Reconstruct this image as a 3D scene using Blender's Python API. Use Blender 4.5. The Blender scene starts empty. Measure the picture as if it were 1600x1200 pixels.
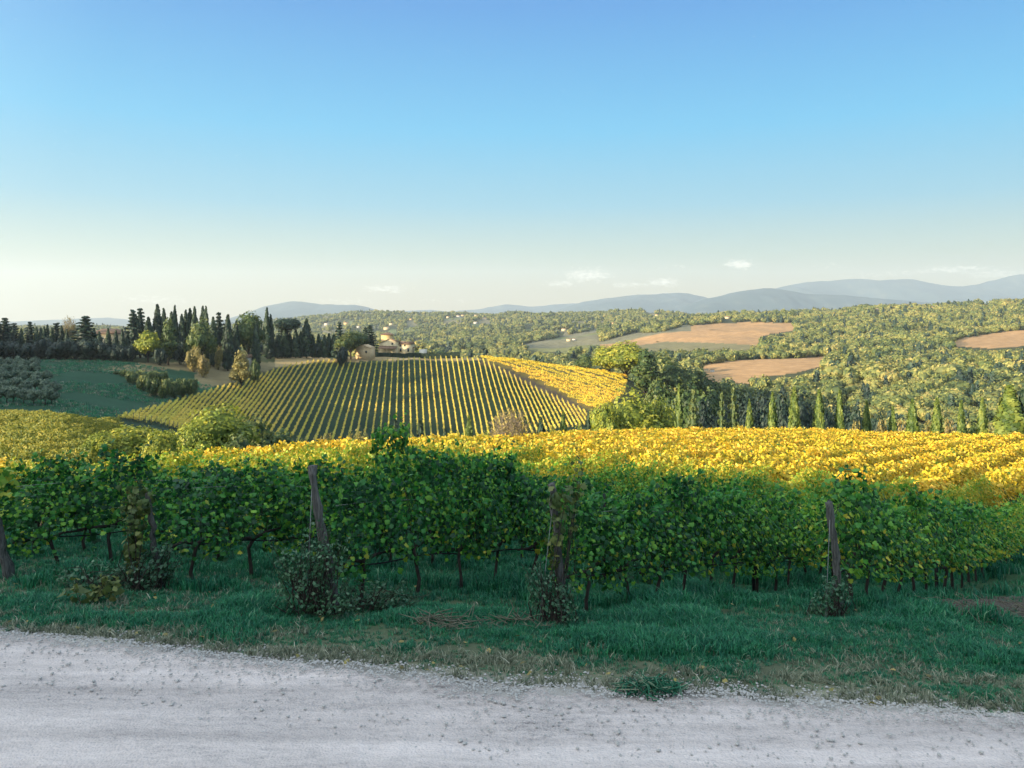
import bpy, math, random
import numpy as np
from mathutils import Vector, Matrix

R = math.radians
rng = np.random.default_rng(7)
random.seed(7)
sc = bpy.context.scene
COL = sc.collection

# ------------------------------------------------------------------ camera
F, YH = 1202.0, 495.0            # focal length in photo pixels, eye level row
cam_d = bpy.data.cameras.new('camera')
cam = bpy.data.objects.new('camera', cam_d)
COL.objects.link(cam)
cam.location = (0, 0, 0)         # eye is the origin; ground lies 3.5 m below
cam.rotation_euler = (R(90), 0, 0)
cam_d.sensor_width = 36
cam_d.lens = 36 * F / 1600
cam_d.shift_y = -(600 - YH) / 1600
cam_d.clip_start = 0.1
cam_d.clip_end = 60000
sc.camera = cam

# ------------------------------------------------------------------ light
SUN_EL, SUN_AZ = 13.0, 121.0     # elevation; degrees left of the view axis (behind the left shoulder)
sd = bpy.data.lights.new('sun', 'SUN')
sd.energy = 5.0
sd.angle = R(0.5)
sd.color = (1.0, 0.83, 0.58)
so = bpy.data.objects.new('sun', sd)
COL.objects.link(so)
_ce = math.cos(R(SUN_EL))
TO_SUN = Vector((-math.sin(R(SUN_AZ)) * _ce, math.cos(R(SUN_AZ)) * _ce, math.sin(R(SUN_EL))))
so.rotation_euler = TO_SUN.to_track_quat('Z', 'Y').to_euler()

sc.view_settings.view_transform = 'Standard'
sc.view_settings.look = 'None'
sc.view_settings.gamma = 1
sc.view_settings.exposure = 1.55
sc.cycles.max_bounces = 6
sc.cycles.diffuse_bounces = 3
sc.cycles.transmission_bounces = 4
sc.cycles.transparent_max_bounces = 6
sc.cycles.volume_bounces = 0
sc.cycles.use_denoising = True

W = bpy.data.worlds.new('World')
sc.world = W
W.use_nodes = True
wt = W.node_tree
wt.nodes.clear()


def wn(t, **k):
    n = wt.nodes.new(t)
    for a, v in k.items():
        setattr(n, a, v)
    return n


def wmath(op, a, b=None, c=None, clamp=False):
    n = wn('ShaderNodeMath', operation=op, use_clamp=clamp)
    for i, v in enumerate((a, b, c)):
        if v is None:
            continue
        if isinstance(v, (int, float)):
            n.inputs[i].default_value = v
        else:
            wt.links.new(v, n.inputs[i])
    return n.outputs[0]


sky = wn('ShaderNodeTexSky', sky_type='NISHITA')
sky.sun_disc = False
sky.sun_elevation = R(SUN_EL)
sky.sun_rotation = R(-SUN_AZ)
sky.altitude = 300
sky.air_density = 1.0
sky.dust_density = 0.6
sky.ozone_density = 2.0
tc = wn('ShaderNodeTexCoord')
sep = wn('ShaderNodeSeparateXYZ')
wt.links.new(tc.outputs['Generated'], sep.inputs[0])
el = wmath('ARCSINE', sep.outputs[2])
az = wmath('ARCTAN2', sep.outputs[0], sep.outputs[1])
# sky colour by elevation over the physical sky, unseen upper dome brightened as fill
ramp = wn('ShaderNodeValToRGB')
eln = wmath('DIVIDE', el, R(90), clamp=True)
wt.links.new(eln, ramp.inputs[0])
SKY = [(0.0, (0.60, 0.47, 0.24)), (0.025, (0.53, 0.46, 0.27)), (0.05, (0.36, 0.45, 0.36)), (0.09, (0.165, 0.42, 0.55)), (0.15, (0.070, 0.40, 0.66)),
       (0.245, (0.045, 0.245, 0.58)), (0.32, (0.12, 0.28, 0.60)), (0.45, (0.50, 0.68, 0.92)), (0.7, (0.80, 0.96, 1.16)), (1.0, (0.84, 0.98, 1.18))]
while len(ramp.color_ramp.elements) > 1:
    ramp.color_ramp.elements.remove(ramp.color_ramp.elements[0])
for i, (p, c) in enumerate(SKY):
    e = ramp.color_ramp.elements[0] if i == 0 else ramp.color_ramp.elements.new(p)
    e.position = p
    e.color = (*c, 1)
skymul = wn('ShaderNodeMix', data_type='RGBA', blend_type='MULTIPLY')
skymul.inputs[0].default_value = 1
wt.links.new(sky.outputs[0], skymul.inputs[6])
skymul.inputs[7].default_value = (0.1, 0.1, 0.1, 1)
air = wn('ShaderNodeMix', data_type='RGBA')  # ramp over the physical sky, unseen upper dome brightened as fill
air.inputs[0].default_value = 0.95
wt.links.new(skymul.outputs[2], air.inputs[6])
wt.links.new(ramp.outputs[0], air.inputs[7])
# broad glow added round the sun, behind the viewer, as fill on shaded fronts
dt = wn('ShaderNodeVectorMath', operation='DOT_PRODUCT')
wt.links.new(tc.outputs['Generated'], dt.inputs[0])
dt.inputs[1].default_value = TO_SUN
gl = wmath('POWER', wmath('MAXIMUM', dt.outputs['Value'], 0.0), 1.6)
glow = wn('ShaderNodeMix', data_type='RGBA', blend_type='ADD')
wt.links.new(gl, glow.inputs[0])
wt.links.new(air.outputs[2], glow.inputs[6])
glow.inputs[7].default_value = (1.15, 1.15, 1.05, 1)
# small fair-weather clouds low over the mountains
cc = wn('ShaderNodeCombineXYZ')
wt.links.new(wmath('MULTIPLY', az, 130.0), cc.inputs[0])
wt.links.new(wmath('MULTIPLY', el, 300.0), cc.inputs[1])
cn = wn('ShaderNodeTexNoise')
cn.inputs['Scale'].default_value = 1.0
cn.inputs['Detail'].default_value = 7
cn.inputs['Roughness'].default_value = 0.6
wt.links.new(cc.outputs[0], cn.inputs['Vector'])
mask = None
CL = [(1156, 413, 22, 7, 1.0), (918, 430, 40, 12, .75), (880, 443, 30, 6, .6), (1038, 441, 26, 7, .8), (600, 452, 42, 7, .65),
      (1490, 421, 60, 6, .6), (1300, 415, 30, 6, .35), (240, 468, 60, 7, .5), (985, 445, 40, 6, .55), (1560, 428, 60, 8, .5),
      (545, 471, 50, 6, .45), (1060, 417, 30, 5, .3), (690, 470, 60, 6, .35), (1400, 428, 80, 6, .4)]
for (cx, cy, cw, ch, st) in CL:
    a0, e0 = math.atan((cx - 800) / F), math.atan((YH - cy) / F * math.cos(math.atan((cx - 800) / F)))
    da = wmath('DIVIDE', wmath('SUBTRACT', az, a0), cw / F)
    de = wmath('DIVIDE', wmath('SUBTRACT', el, e0), ch / F)
    d2 = wmath('ADD', wmath('MULTIPLY', da, da), wmath('MULTIPLY', de, de))
    g = wmath('MULTIPLY', wmath('EXPONENT', wmath('MULTIPLY', d2, -1.0)), st)
    mask = g if mask is None else wmath('MAXIMUM', mask, g)
cm = wmath('MULTIPLY', wmath('SUBTRACT', wmath('ADD', mask, wmath('MULTIPLY', cn.outputs[0], 1.7)), 1.15), 1.8, clamp=True)
cmix = wn('ShaderNodeMix', data_type='RGBA')
wt.links.new(wmath('MULTIPLY', cm, 0.7), cmix.inputs[0])
wt.links.new(glow.outputs[2], cmix.inputs[6])
cshade = wn('ShaderNodeMix', data_type='RGBA')
wt.links.new(cn.outputs[0], cshade.inputs[0])
cshade.inputs[6].default_value = (0.50, 0.49, 0.45, 1)
cshade.inputs[7].default_value = (1.5, 1.38, 1.1, 1)
wt.links.new(cshade.outputs[2], cmix.inputs[7])
bg = wn('ShaderNodeBackground')
wt.links.new(cmix.outputs[2], bg.inputs[0])
bg.inputs[1].default_value = 0.47
wo = wn('ShaderNodeOutputWorld')
wt.links.new(bg.outputs[0], wo.inputs[0])

# ------------------------------------------------------------------ small helpers
ONES = ['', 'first', 'second', 'third', 'fourth', 'fifth', 'sixth', 'seventh', 'eighth', 'ninth', 'tenth', 'eleventh', 'twelfth',
        'thirteenth', 'fourteenth', 'fifteenth', 'sixteenth', 'seventeenth', 'eighteenth', 'nineteenth']
TENS = ['', '', 'twent', 'thirt', 'fort', 'fift', 'sixt', 'sevent', 'eight', 'ninet']


def nth(n):
    if n < 20:
        return ONES[n]
    t, o = divmod(n, 10)
    return TENS[t] + ('ieth' if o == 0 else 'y-' + ONES[o])


def tag(o, label=None, cat=None, group=None, kind=None):
    if label:
        o['label'] = label
    if cat:
        o['category'] = cat
    if group:
        o['group'] = group
    if kind:
        o['kind'] = kind
    return o


def empty(name, loc, rz=0.0):
    o = bpy.data.objects.new(name, None)
    COL.objects.link(o)
    o.location = loc
    o.rotation_euler = (0, 0, rz)
    o.empty_display_size = 0.2
    return o


def mesh_np(name, verts, faces, mat=None, attrs=None, smooth=False, mats=None):
    """faces: (N,k) array, or a list of such arrays; attrs: {name: per-vertex floats or colours}"""
    me = bpy.data.meshes.new(name)
    verts = np.asarray(verts, dtype=np.float32)
    fl = faces if isinstance(faces, list) else [faces]
    fl = [np.asarray(f, dtype=np.int32) for f in fl if len(f)]
    me.vertices.add(len(verts))
    me.vertices.foreach_set('co', verts.ravel())
    nl = sum(f.size for f in fl)
    me.loops.add(nl)
    me.loops.foreach_set('vertex_index', np.concatenate([f.ravel() for f in fl]))
    npoly = sum(len(f) for f in fl)
    me.polygons.add(npoly)
    tot = np.concatenate([np.full(len(f), f.shape[1], np.int32) for f in fl])
    st = np.concatenate([[0], np.cumsum(tot)[:-1]]).astype(np.int32)
    me.polygons.foreach_set('loop_start', st)
    me.polygons.foreach_set('loop_total', tot)
    if smooth:
        me.polygons.foreach_set('use_smooth', np.ones(npoly, bool))
    if attrs:
        for k, v in attrs.items():
            v = np.asarray(v, dtype=np.float32)
            if v.ndim == 1:
                a = me.attributes.new(k, 'FLOAT', 'POINT')
                a.data.foreach_set('value', v)
            else:
                a = me.attributes.new(k, 'FLOAT_COLOR', 'POINT')
                if v.shape[1] == 3:
                    v = np.concatenate([v, np.ones((len(v), 1), np.float32)], 1)
                a.data.foreach_set('color', v.ravel())
    me.update(calc_edges=True)
    if mats:
        for m in mats:
            me.materials.append(m)
    elif mat:
        me.materials.append(mat)
    return me


def link(name, me, parent=None, loc=None):
    o = bpy.data.objects.new(name, me)
    COL.objects.link(o)
    if parent is not None:
        o.parent = parent
    if loc is not None:
        o.location = loc
    return o


class MB:
    """collects pieces of one mesh"""

    def __init__(self):
        self.v, self.f, self.lv, self.n = [], {}, [], 0

    def add(self, v, f, lv=0.5):
        v = np.asarray(v, float)
        f = np.asarray(f, int)
        self.v.append(v)
        self.f.setdefault(f.shape[1], []).append(f + self.n)
        self.lv.append(np.broadcast_to(np.asarray(lv, float), (len(v),)).copy())
        self.n += len(v)

    def tube(self, pts, radii, n=7, cap=True, lv=0.5):
        pts = np.asarray(pts, float)
        radii = np.broadcast_to(np.asarray(radii, float), (len(pts),))
        ring = []
        prev = None
        for i, p in enumerate(pts):
            t = pts[min(i + 1, len(pts) - 1)] - pts[max(i - 1, 0)]
            t = t / (np.linalg.norm(t) + 1e-9)
            a = np.array([1., 0, 0]) if prev is None else prev
            if prev is None and abs(t[0]) > .8:
                a = np.array([0, 1., 0])
            u = a - t * np.dot(a, t)
            u /= np.linalg.norm(u) + 1e-9
            prev = u
            w = np.cross(t, u)
            an = np.arange(n) / n * 2 * math.pi
            ring.append(p + radii[i] * (np.cos(an)[:, None] * u + np.sin(an)[:, None] * w))
        v = np.concatenate(ring)
        f = []
        for i in range(len(pts) - 1):
            for k in range(n):
                f.append((i * n + k, i * n + (k + 1) % n, (i + 1) * n + (k + 1) % n, (i + 1) * n + k))
        self.add(v, f, lv)
        if cap:
            b = self.n - len(v)
            self.f.setdefault(n, []).append(np.array([[b + k for k in range(n)][::-1], [b + len(v) - n + k for k in range(n)]]))

    def box(self, lo, hi, lv=0.5):
        x0, y0, z0 = lo
        x1, y1, z1 = hi
        v = [(x0, y0, z0), (x1, y0, z0), (x1, y1, z0), (x0, y1, z0), (x0, y0, z1), (x1, y0, z1), (x1, y1, z1), (x0, y1, z1)]
        f = [(0, 3, 2, 1), (4, 5, 6, 7), (0, 1, 5, 4), (1, 2, 6, 5), (2, 3, 7, 6), (3, 0, 4, 7)]
        self.add(v, f, lv)

    def mesh(self, name, mat, smooth=False, xf=None):
        v = np.concatenate(self.v)
        if xf is not None:
            v = xf(v)
        return mesh_np(name, v, [np.concatenate(x) for x in self.f.values()], mat, {'lv': np.concatenate(self.lv)}, smooth)

    def build(self, name, mat, parent=None, smooth=False, loc=None):
        return link(name, self.mesh(name, mat, smooth), parent, loc)


def vnoise(x, y, seed=0):
    """smooth 2-D value noise, about -1..1"""
    xi, yi = np.floor(x).astype(np.int64), np.floor(y).astype(np.int64)
    fx, fy = x - xi, y - yi
    fx, fy = fx * fx * (3 - 2 * fx), fy * fy * (3 - 2 * fy)

    def h(a, b):
        n = (a * 374761393 + b * 668265263 + seed * 982451653) & 0x7fffffff
        n = ((n ^ (n >> 13)) * 1274126177) & 0x7fffffff
        return ((n ^ (n >> 16)) & 0xffff) / 32767.5 - 1
    return (h(xi, yi) * (1 - fx) + h(xi + 1, yi) * fx) * (1 - fy) + (h(xi, yi + 1) * (1 - fx) + h(xi + 1, yi + 1) * fx) * fy


def fbm(x, y, o=4, seed=0):
    s, a = 0, 1.0
    for i in range(o):
        s = s + a * vnoise(x * 2 ** i + 17.3 * i, y * 2 ** i - 9.1 * i, seed + i)
        a *= .5
    return s


# ------------------------------------------------------------------ the lie of the land
def zy(Y, ypx):          # height that shows at photo row ypx when Y metres away
    return -(ypx - YH) / F * Y


# each key: photo column -> list of (distance, height)
FARF = [(4500, -70), (6500, -110), (17000, -120)]
KEYS = {
    -300: [(1, -3.5), (8.9, -3.5), (12, -4.0), (27, -6.6), (60, -10.5), (110, -14), (150, -16), (200, -14), (260, -12), (330, -14), (700, -30), (2500, -50)] + FARF,
    0: [(1, -3.5), (8.5, -3.5), (11.7, -3.94), (16, -4.75), (20, -5.5), (27, -6.85), (33, -8.6), (42, -9.0), (60, zy(60, 706)), (85, zy(85, 672)), (110, zy(110, 651)), (125, -17), (150, zy(150, 640)), (240, zy(240, 571)), (262, zy(262, 561)), (320, -16.5), (600, -30), (2500, -50)] + FARF,
    100: [(1, -3.5), (8.3, -3.5), (11.5, -3.9), (16, -4.75), (20, -5.5), (28, -7.0), (34, -8.8), (44, -9.4), (60, zy(60, 706)), (85, zy(85, 673)), (110, zy(110, 652)), (125, -17.5), (150, zy(150, 643)), (240, zy(240, 572)), (262, zy(262, 561)), (320, -16.5), (600, -30), (2500, -50)] + FARF,
    200: [(1, -3.5), (8.15, -3.5), (11.2, -3.85), (16, -4.75), (20, -5.5), (31, -7.4), (38, -9.6), (60, -12), (90, -16), (120, -18.2), (160, zy(160, 652)), (200, zy(200, 622)), (240, zy(240, 582)), (264, zy(264, 561)), (320, -16), (600, -30), (2500, -50)] + FARF,
    300: [(1, -3.5), (8.0, -3.5), (11, -3.85), (16, -4.75), (20, -5.5), (35, -7.8), (42, -10), (65, -14.5), (120, -20.5), (170, zy(170, 664)), (200, zy(200, 640)), (240, zy(240, 603)), (275, zy(275, 574)), (300, zy(300, 559)), (340, -17), (600, -32), (2500, -55)] + FARF,
    370: [(1, -3.5), (7.9, -3.5), (10.7, -3.85), (16, -4.8), (20, -5.55), (39, -8.3), (46, -10.6), (70, -16), (130, -24), (185, zy(185, 680)), (240, zy(240, 626)), (265, zy(265, 601)), (300, zy(300, 573)), (335, zy(335, 556)), (380, -19), (650, -38), (2000, -58), (3200, -40)] + FARF,
    450: [(1, -3.5), (7.8, -3.5), (10.4, -3.82), (16, -4.85), (20, -5.6), (44, -8.8), (52, -11.5), (80, -18), (130, -26), (200, zy(200, 690)), (250, zy(250, 641)), (300, zy(300, 592)), (320, zy(320, 573)), (348, zy(348, 557)), (390, -20), (650, -42), (2000, -58), (3000, zy(3000, 515)), (3800, zy(3800, 497))] + FARF,
    520: [(1, -3.5), (7.7, -3.5), (10.1, -3.82), (16, -4.9), (20, -5.6), (48, -9.3), (57, -12.2), (85, -19), (130, -27), (220, zy(220, 692)), (270, zy(270, 641)), (320, zy(320, 586)), (340, zy(340, 566)), (357, zy(357, 556)), (400, -21), (650, -48), (900, -55), (2000, zy(2000, 531)), (2800, zy(2800, 508)), (3500, zy(3500, 491)), (3900, 0)] + FARF,
    600: [(1, -3.5), (7.6, -3.5), (10.0, -3.85), (16, -4.95), (20, -5.7), (51, -9.7), (60, -12.6), (90, -20), (135, -28), (235, zy(235, 692)), (285, zy(285, 636)), (328, zy(328, 584)), (344, zy(344, 566)), (360, zy(360, 555)), (400, -20), (650, -48), (900, -55), (2000, zy(2000, 531)), (2800, zy(2800, 505)), (3450, zy(3450, 486)), (3900, 0)] + FARF,
    700: [(1, -3.5), (7.5, -3.5), (10.0, -3.87), (16, -5.1), (20, -5.85), (57, -10.4), (66, -13.5), (95, -21), (140, -28), (245, zy(245, 689)), (295, zy(295, 626)), (332, zy(332, 579)), (347, zy(347, 563)), (359, zy(359, 554)), (400, -23), (600, -46), (900, -55), (1700, zy(1700, 532)), (2500, zy(2500, 508)), (3300, zy(3300, 492)), (3800, 0)] + FARF,
    760: [(1, -3.5), (7.4, -3.5), (10.0, -3.9), (16, -5.2), (20, -5.95), (60, -10.8), (70, -14), (100, -22), (145, -28), (250, zy(250, 686)), (300, zy(300, 619)), (336, zy(336, 575)), (352, zy(352, 560)), (360, zy(360, 554)), (400, -25), (600, -46), (900, -55), (1700, zy(1700, 530)), (2400, zy(2400, 510)), (3250, zy(3250, 493)), (3800, 0)] + FARF,
    860: [(1, -3.5), (7.3, -3.5), (10.0, -3.93), (16, -5.25), (20, -6.0), (35, -7.8), (68, -11.6), (79, -15), (110, -23), (150, -28), (260, zy(260, 672)), (300, zy(300, 631)), (340, zy(340, 590)), (366, zy(366, 564)), (420, -35), (600, -48), (900, -52), (1300, zy(1300, 541)), (1800, zy(1800, 523)), (2400, zy(2400, 506)), (3000, zy(3000, 490)), (3500, 0)] + FARF,
    975: [(1, -3.5), (7.2, -3.5), (10.1, -3.97), (16, -5.5), (20, -6.15), (36, -8.2), (76, -12.6), (88, -16.5), (115, -25), (150, -31), (255, zy(255, 668)), (305, zy(305, 628)), (350, zy(350, 590)), (366, zy(366, 580)), (430, -42), (600, -50), (1000, zy(1000, 551)), (1300, zy(1300, 530)), (1700, zy(1700, 517)), (2200, zy(2200, 504)), (2800, zy(2800, 490)), (3300, 0)] + FARF,
    1090: [(1, -3.5), (7.1, -3.5), (10.4, -4.02), (16, -5.7), (21, -6.5), (38, -8.9), (80, -13.1), (92, -17), (120, -27), (160, -35), (270, zy(270, 672)), (330, zy(330, 648)), (420, -48), (560, zy(560, 598)), (650, zy(650, 574)), (760, zy(760, 562)), (900, zy(900, 549)), (1100, zy(1100, 531)), (1400, zy(1400, 509)), (1700, zy(1700, 501)), (2300, zy(2300, 497)), (2900, 0)] + FARF,
    1240: [(1, -3.5), (7.0, -3.5), (10.8, -4.1), (16, -5.7), (21, -6.7), (30, -8.0), (45, -9.6), (85, -13.8), (98, -18), (125, -29), (200, -46), (300, -56), (420, zy(420, 640)), (520, zy(520, 598)), (640, zy(640, 570)), (760, zy(760, 556)), (900, zy(900, 545)), (1100, zy(1100, 527)), (1400, zy(1400, 505)), (1600, zy(1600, 494)), (2200, 0), (2900, -40)] + FARF,
    1400: [(1, -3.5), (6.9, -3.5), (11.3, -4.2), (16, -5.9), (21, -7.1), (30, -8.6), (45, -10.0), (84, -14.1), (98, -18.5), (125, -29), (200, -44), (300, -54), (420, zy(420, 635)), (520, zy(520, 598)), (700, zy(700, 562)), (900, zy(900, 537)), (1100, zy(1100, 516)), (1400, zy(1400, 494)), (1600, zy(1600, 483)), (2200, 5), (2900, -40)] + FARF,
    1600: [(1, -3.5), (6.8, -3.5), (12, -4.5), (17.5, -6.2), (26, -8.2), (40, -9.7), (81, -13.9), (95, -18.5), (125, -29), (200, -42), (300, -51), (420, zy(420, 628)), (520, zy(520, 590)), (700, zy(700, 553)), (900, zy(900, 529)), (1100, zy(1100, 509)), (1400, zy(1400, 488)), (1700, zy(1700, 475)), (2200, 10), (2900, -40)] + FARF,
    2100: [(1, -3.5), (6.6, -3.5), (12, -4.6), (26, -8.2), (40, -9.9), (81, -14), (125, -29), (300, -48), (500, -40), (900, -20), (1500, 15), (2500, -20)] + FARF,
}
ANG = {-180: [(1, -3.5), (30, -3.5), (100, -2), (400, 5), (2000, -20)] + FARF,
       -90: [(1, -3.5), (12, -3.5), (60, -3), (150, -1), (400, 3), (2000, -40)] + FARF,
       -60: [(1, -3.5), (9, -3.5), (30, -5), (80, -5), (150, -3), (260, -2), (500, -15), (2500, -50)] + FARF,
       65: [(1, -3.5), (8, -3.5), (20, -6), (60, -12), (200, -38), (600, -40), (1500, 5), (2500, -30)] + FARF,
       100: [(1, -3.5), (15, -3.6), (60, -6), (300, -12), (1500, -20)] + FARF,
       180: [(1, -3.5), (30, -3.5), (100, -2), (400, 5), (2000, -20)] + FARF}
prof = sorted([(math.atan((k - 800) / F), v) for k, v in KEYS.items()] + [(R(k), v) for k, v in ANG.items()], key=lambda t: t[0])
th_view = np.arctan((np.arange(-120, 1721, 1.8) - 800) / F)
thetas = np.concatenate([np.linspace(-math.pi, th_view[0], 75)[:-1], th_view, np.linspace(th_view[-1], math.pi, 75)[1:]])
lY = np.linspace(math.log(1.5), math.log(15000), 800)
rings = np.exp(lY)
P = np.array([np.interp(rings, [p[0] for p in v], [p[1] for p in v]) for _, v in prof])
pa = np.array([p[0] for p in prof])


def gsm(a, s, axis):
    n = int(3 * s) + 1
    k = np.exp(-.5 * (np.arange(-n, n + 1) / s) ** 2)
    k /= k.sum()
    pad = [(0, 0), (0, 0)]
    pad[axis] = (n, n)
    b = np.pad(a, pad, mode='edge')
    return np.apply_along_axis(lambda r: np.convolve(r, k, 'valid'), axis, b)


P = gsm(P, 3.6, 1)
# smooth (monotone-ish cosine-free) interpolation across directions
GZ = np.empty((len(thetas), len(rings)))
for j in range(len(rings)):
    GZ[:, j] = np.interp(thetas, pa, P[:, j])
nv0, nv1 = 74, 74 + len(th_view)
GZ[nv0:nv1] = gsm(GZ[nv0:nv1], 17, 0)
RR = rings[None, :] / np.maximum(np.cos(thetas), .7)[:, None]
GX, GY = np.clip(RR * np.sin(thetas)[:, None], -11000, 11000), np.clip(RR * np.cos(thetas)[:, None], -2500, 15500)
# hummocks that grow with distance; fine unevenness close by
amp = np.interp(rings, [1, 9, 30, 300, 600, 1500, 3000, 6000], [0, .0, .06, .25, 3.5, 10.0, 17, 5])[None, :]
wl = np.interp(rings, [1, 30, 300, 600, 1500, 3000], [2.5, 6, 40, 130, 260, 420])[None, :]
GZ = GZ + amp * (fbm(GX / 130, GY / 130, 4, 3) * (rings[None, :] > 380) + fbm(GX / 9, GY / 9, 3, 5) * (rings[None, :] <= 380)) * .6
near = np.clip((rings[None, :] - 7.5) / 3, 0, 1) * np.clip((40 - rings[None, :]) / 20, 0, 1)
GZ = GZ + near * (.05 * fbm(GX / 1.3, GY / 1.3, 3, 11))


def H(x, y):
    x, y = np.asarray(x, float), np.asarray(y, float)
    th = np.arctan2(x, y)
    Ye = np.maximum(np.hypot(x, y) * np.maximum(np.cos(th), .7), 1.51)
    i = np.interp(th, thetas, np.arange(len(thetas)))
    j = np.clip((np.log(Ye) - lY[0]) / (lY[1] - lY[0]), 0, len(lY) - 1.001)
    i = np.clip(i, 0, len(thetas) - 1.001)
    i0, j0 = i.astype(int), j.astype(int)
    a, b = i - i0, j - j0
    return (GZ[i0, j0] * (1 - a) * (1 - b) + GZ[i0 + 1, j0] * a * (1 - b) + GZ[i0, j0 + 1] * (1 - a) * b + GZ[i0 + 1, j0 + 1] * a * b)


def G(px, Y):
    """ground point on the sight line of photo column px, Y metres out"""
    x = (px - 800) / F * Y
    return np.array([x, Y, float(H(x, Y))])


def find(px, ypx, Y0, Y1):
    """ground point seen at photo (px, ypx), searched between distances Y0 and Y1"""
    Ys = np.geomspace(Y0, Y1, 400)
    X = (px - 800) / F * Ys
    z = H(X, Ys)
    yy = YH - z / Ys * F
    k = np.argmin(np.abs(yy - ypx))
    return np.array([X[k], Ys[k], z[k]])


def inpoly(px, py, poly):
    poly = np.asarray(poly, float)
    x0, y0 = poly[:, 0], poly[:, 1]
    x1, y1 = np.roll(x0, -1), np.roll(y0, -1)
    c = np.zeros(np.shape(px), bool)
    for a, b, d, e in zip(x0, y0, x1, y1):
        if b == e:
            continue
        c ^= ((b > py) != (e > py)) & (px < (d - a) * (py - b) / (e - b) + a)
    return c


# ------------------------------------------------------------------ materials
def nmat(name):
    m = bpy.data.materials.new(name)
    m.use_nodes = True
    nt = m.node_tree
    b = nt.nodes['Principled BSDF']
    return m, nt, b


def node(nt, t, ins=None, **k):
    n = nt.nodes.new(t)
    for a, v in k.items():
        setattr(n, a, v)
    for i, v in (ins or {}).items():
        if hasattr(v, 'is_output'):
            nt.links.new(v, n.inputs[i])
        else:
            n.inputs[i].default_value = v
    return n


def ramp_node(nt, fac, stops):
    r = node(nt, 'ShaderNodeValToRGB', {0: fac})
    els = r.color_ramp.elements
    while len(els) > 1:
        els.remove(els[0])
    for i, (p, c) in enumerate(stops):
        e = els[0] if i == 0 else els.new(p)
        e.position = p
        e.color = (*c, 1)
    return r.outputs[0]


def leaf_mat(name, stops, trans=.35, rough=.5, hue=.02, val=.25, objc=False, big=None):
    """foliage: colour by per-leaf value, a random shift per plant, light passing through"""
    m, nt, b = nmat(name)
    at = node(nt, 'ShaderNodeAttribute', attribute_name='lv')
    oi = node(nt, 'ShaderNodeObjectInfo')
    f = at.outputs['Fac']
    if objc:
        s = node(nt, 'ShaderNodeSeparateColor', {0: oi.outputs['Color']})
        a = node(nt, 'ShaderNodeMath', {0: f, 1: .5}, operation='SUBTRACT')
        a2 = node(nt, 'ShaderNodeMath', {0: a.outputs[0], 1: .75, 2: s.outputs[0]}, operation='MULTIPLY_ADD', use_clamp=True)
        f = a2.outputs[0]
    if big:
        g = node(nt, 'ShaderNodeNewGeometry')
        n = node(nt, 'ShaderNodeTexNoise', {'Vector': g.outputs['Position'], 'Scale': big[0], 'Detail': 3.0})
        a = node(nt, 'ShaderNodeMath', {0: n.outputs[0], 1: .5}, operation='SUBTRACT')
        a2 = node(nt, 'ShaderNodeMath', {0: a.outputs[0], 1: big[1], 2: f}, operation='MULTIPLY_ADD', use_clamp=True)
        f = a2.outputs[0]
    c = ramp_node(nt, f, stops)
    hv = node(nt, 'ShaderNodeHueSaturation', {'Color': c})
    mr = node(nt, 'ShaderNodeMapRange', {0: oi.outputs['Random'], 3: .5 - hue, 4: .5 + hue})
    mv = node(nt, 'ShaderNodeMapRange', {0: oi.outputs['Random'], 3: 1 + val, 4: 1 - val})
    nt.links.new(mr.outputs[0], hv.inputs['Hue'])
    nt.links.new(mv.outputs[0], hv.inputs['Value'])
    nt.links.new(hv.outputs[0], b.inputs['Base Color'])
    b.inputs['Roughness'].default_value = rough
    b.inputs['Specular IOR Level'].default_value = .38
    if trans:
        tr = node(nt, 'ShaderNodeBsdfTranslucent', {0: hv.outputs[0]})
        mx = node(nt, 'ShaderNodeMixShader', {0: trans, 1: b.outputs[0], 2: tr.outputs[0]})
        nt.links.new(mx.outputs[0], nt.nodes['Material Output'].inputs[0])
    return m


def noise_mat(name, stops, scale=4., detail=6., rough=.85, bump=.0, stretch=None, spec=.2):
    m, nt, b = nmat(name)
    t = node(nt, 'ShaderNodeTexCoord')
    v = t.outputs['Object']
    if stretch:
        v = node(nt, 'ShaderNodeMapping', {0: v, 3: stretch}).outputs[0]
    n = node(nt, 'ShaderNodeTexNoise', {'Vector': v, 'Scale': scale, 'Detail': detail, 'Roughness': .65})
    nt.links.new(ramp_node(nt, n.outputs[0], stops), b.inputs['Base Color'])
    b.inputs['Roughness'].default_value = rough
    b.inputs['Specular IOR Level'].default_value = spec
    if bump:
        bp = node(nt, 'ShaderNodeBump', {'Height': n.outputs[0], 'Strength': bump, 'Distance': .02})
        nt.links.new(bp.outputs[0], b.inputs['Normal'])
    return m


M = {}
VSTOPS = [(0., (.010, .065, .016)), (.2, (.05, .23, .034)), (.42, (.20, .40, .035)), (.58, (.38, .38, .035)), (.78, (.66, .48, .04)), (1., (.70, .44, .05))]
M['vine'] = leaf_mat('vine_leaves', VSTOPS, .35, .5, .012, .2, objc=True)
M['vine_gold'] = leaf_mat('golden_vine_leaves', [(0., (.06, .12, .015)), (.22, (.28, .28, .022)), (.42, (.70, .49, .035)), (.8, (.90, .62, .06)), (1., (.70, .37, .04))], .3, .5, .012, .12, big=(.12, .5))
M['vine_hill'] = leaf_mat('hill_vine_leaves', [(0., (.42, .36, .06)), (.4, (.76, .60, .10)), (1., (.88, .70, .14))], .25, .6, .01, .08, big=(.05, .4))
M['cypress'] = leaf_mat('cypress_leaves', [(0., (.008, .02, .014)), (.5, (.018, .042, .022)), (1., (.045, .075, .028))], .08, .6, .015, .2)
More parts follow.
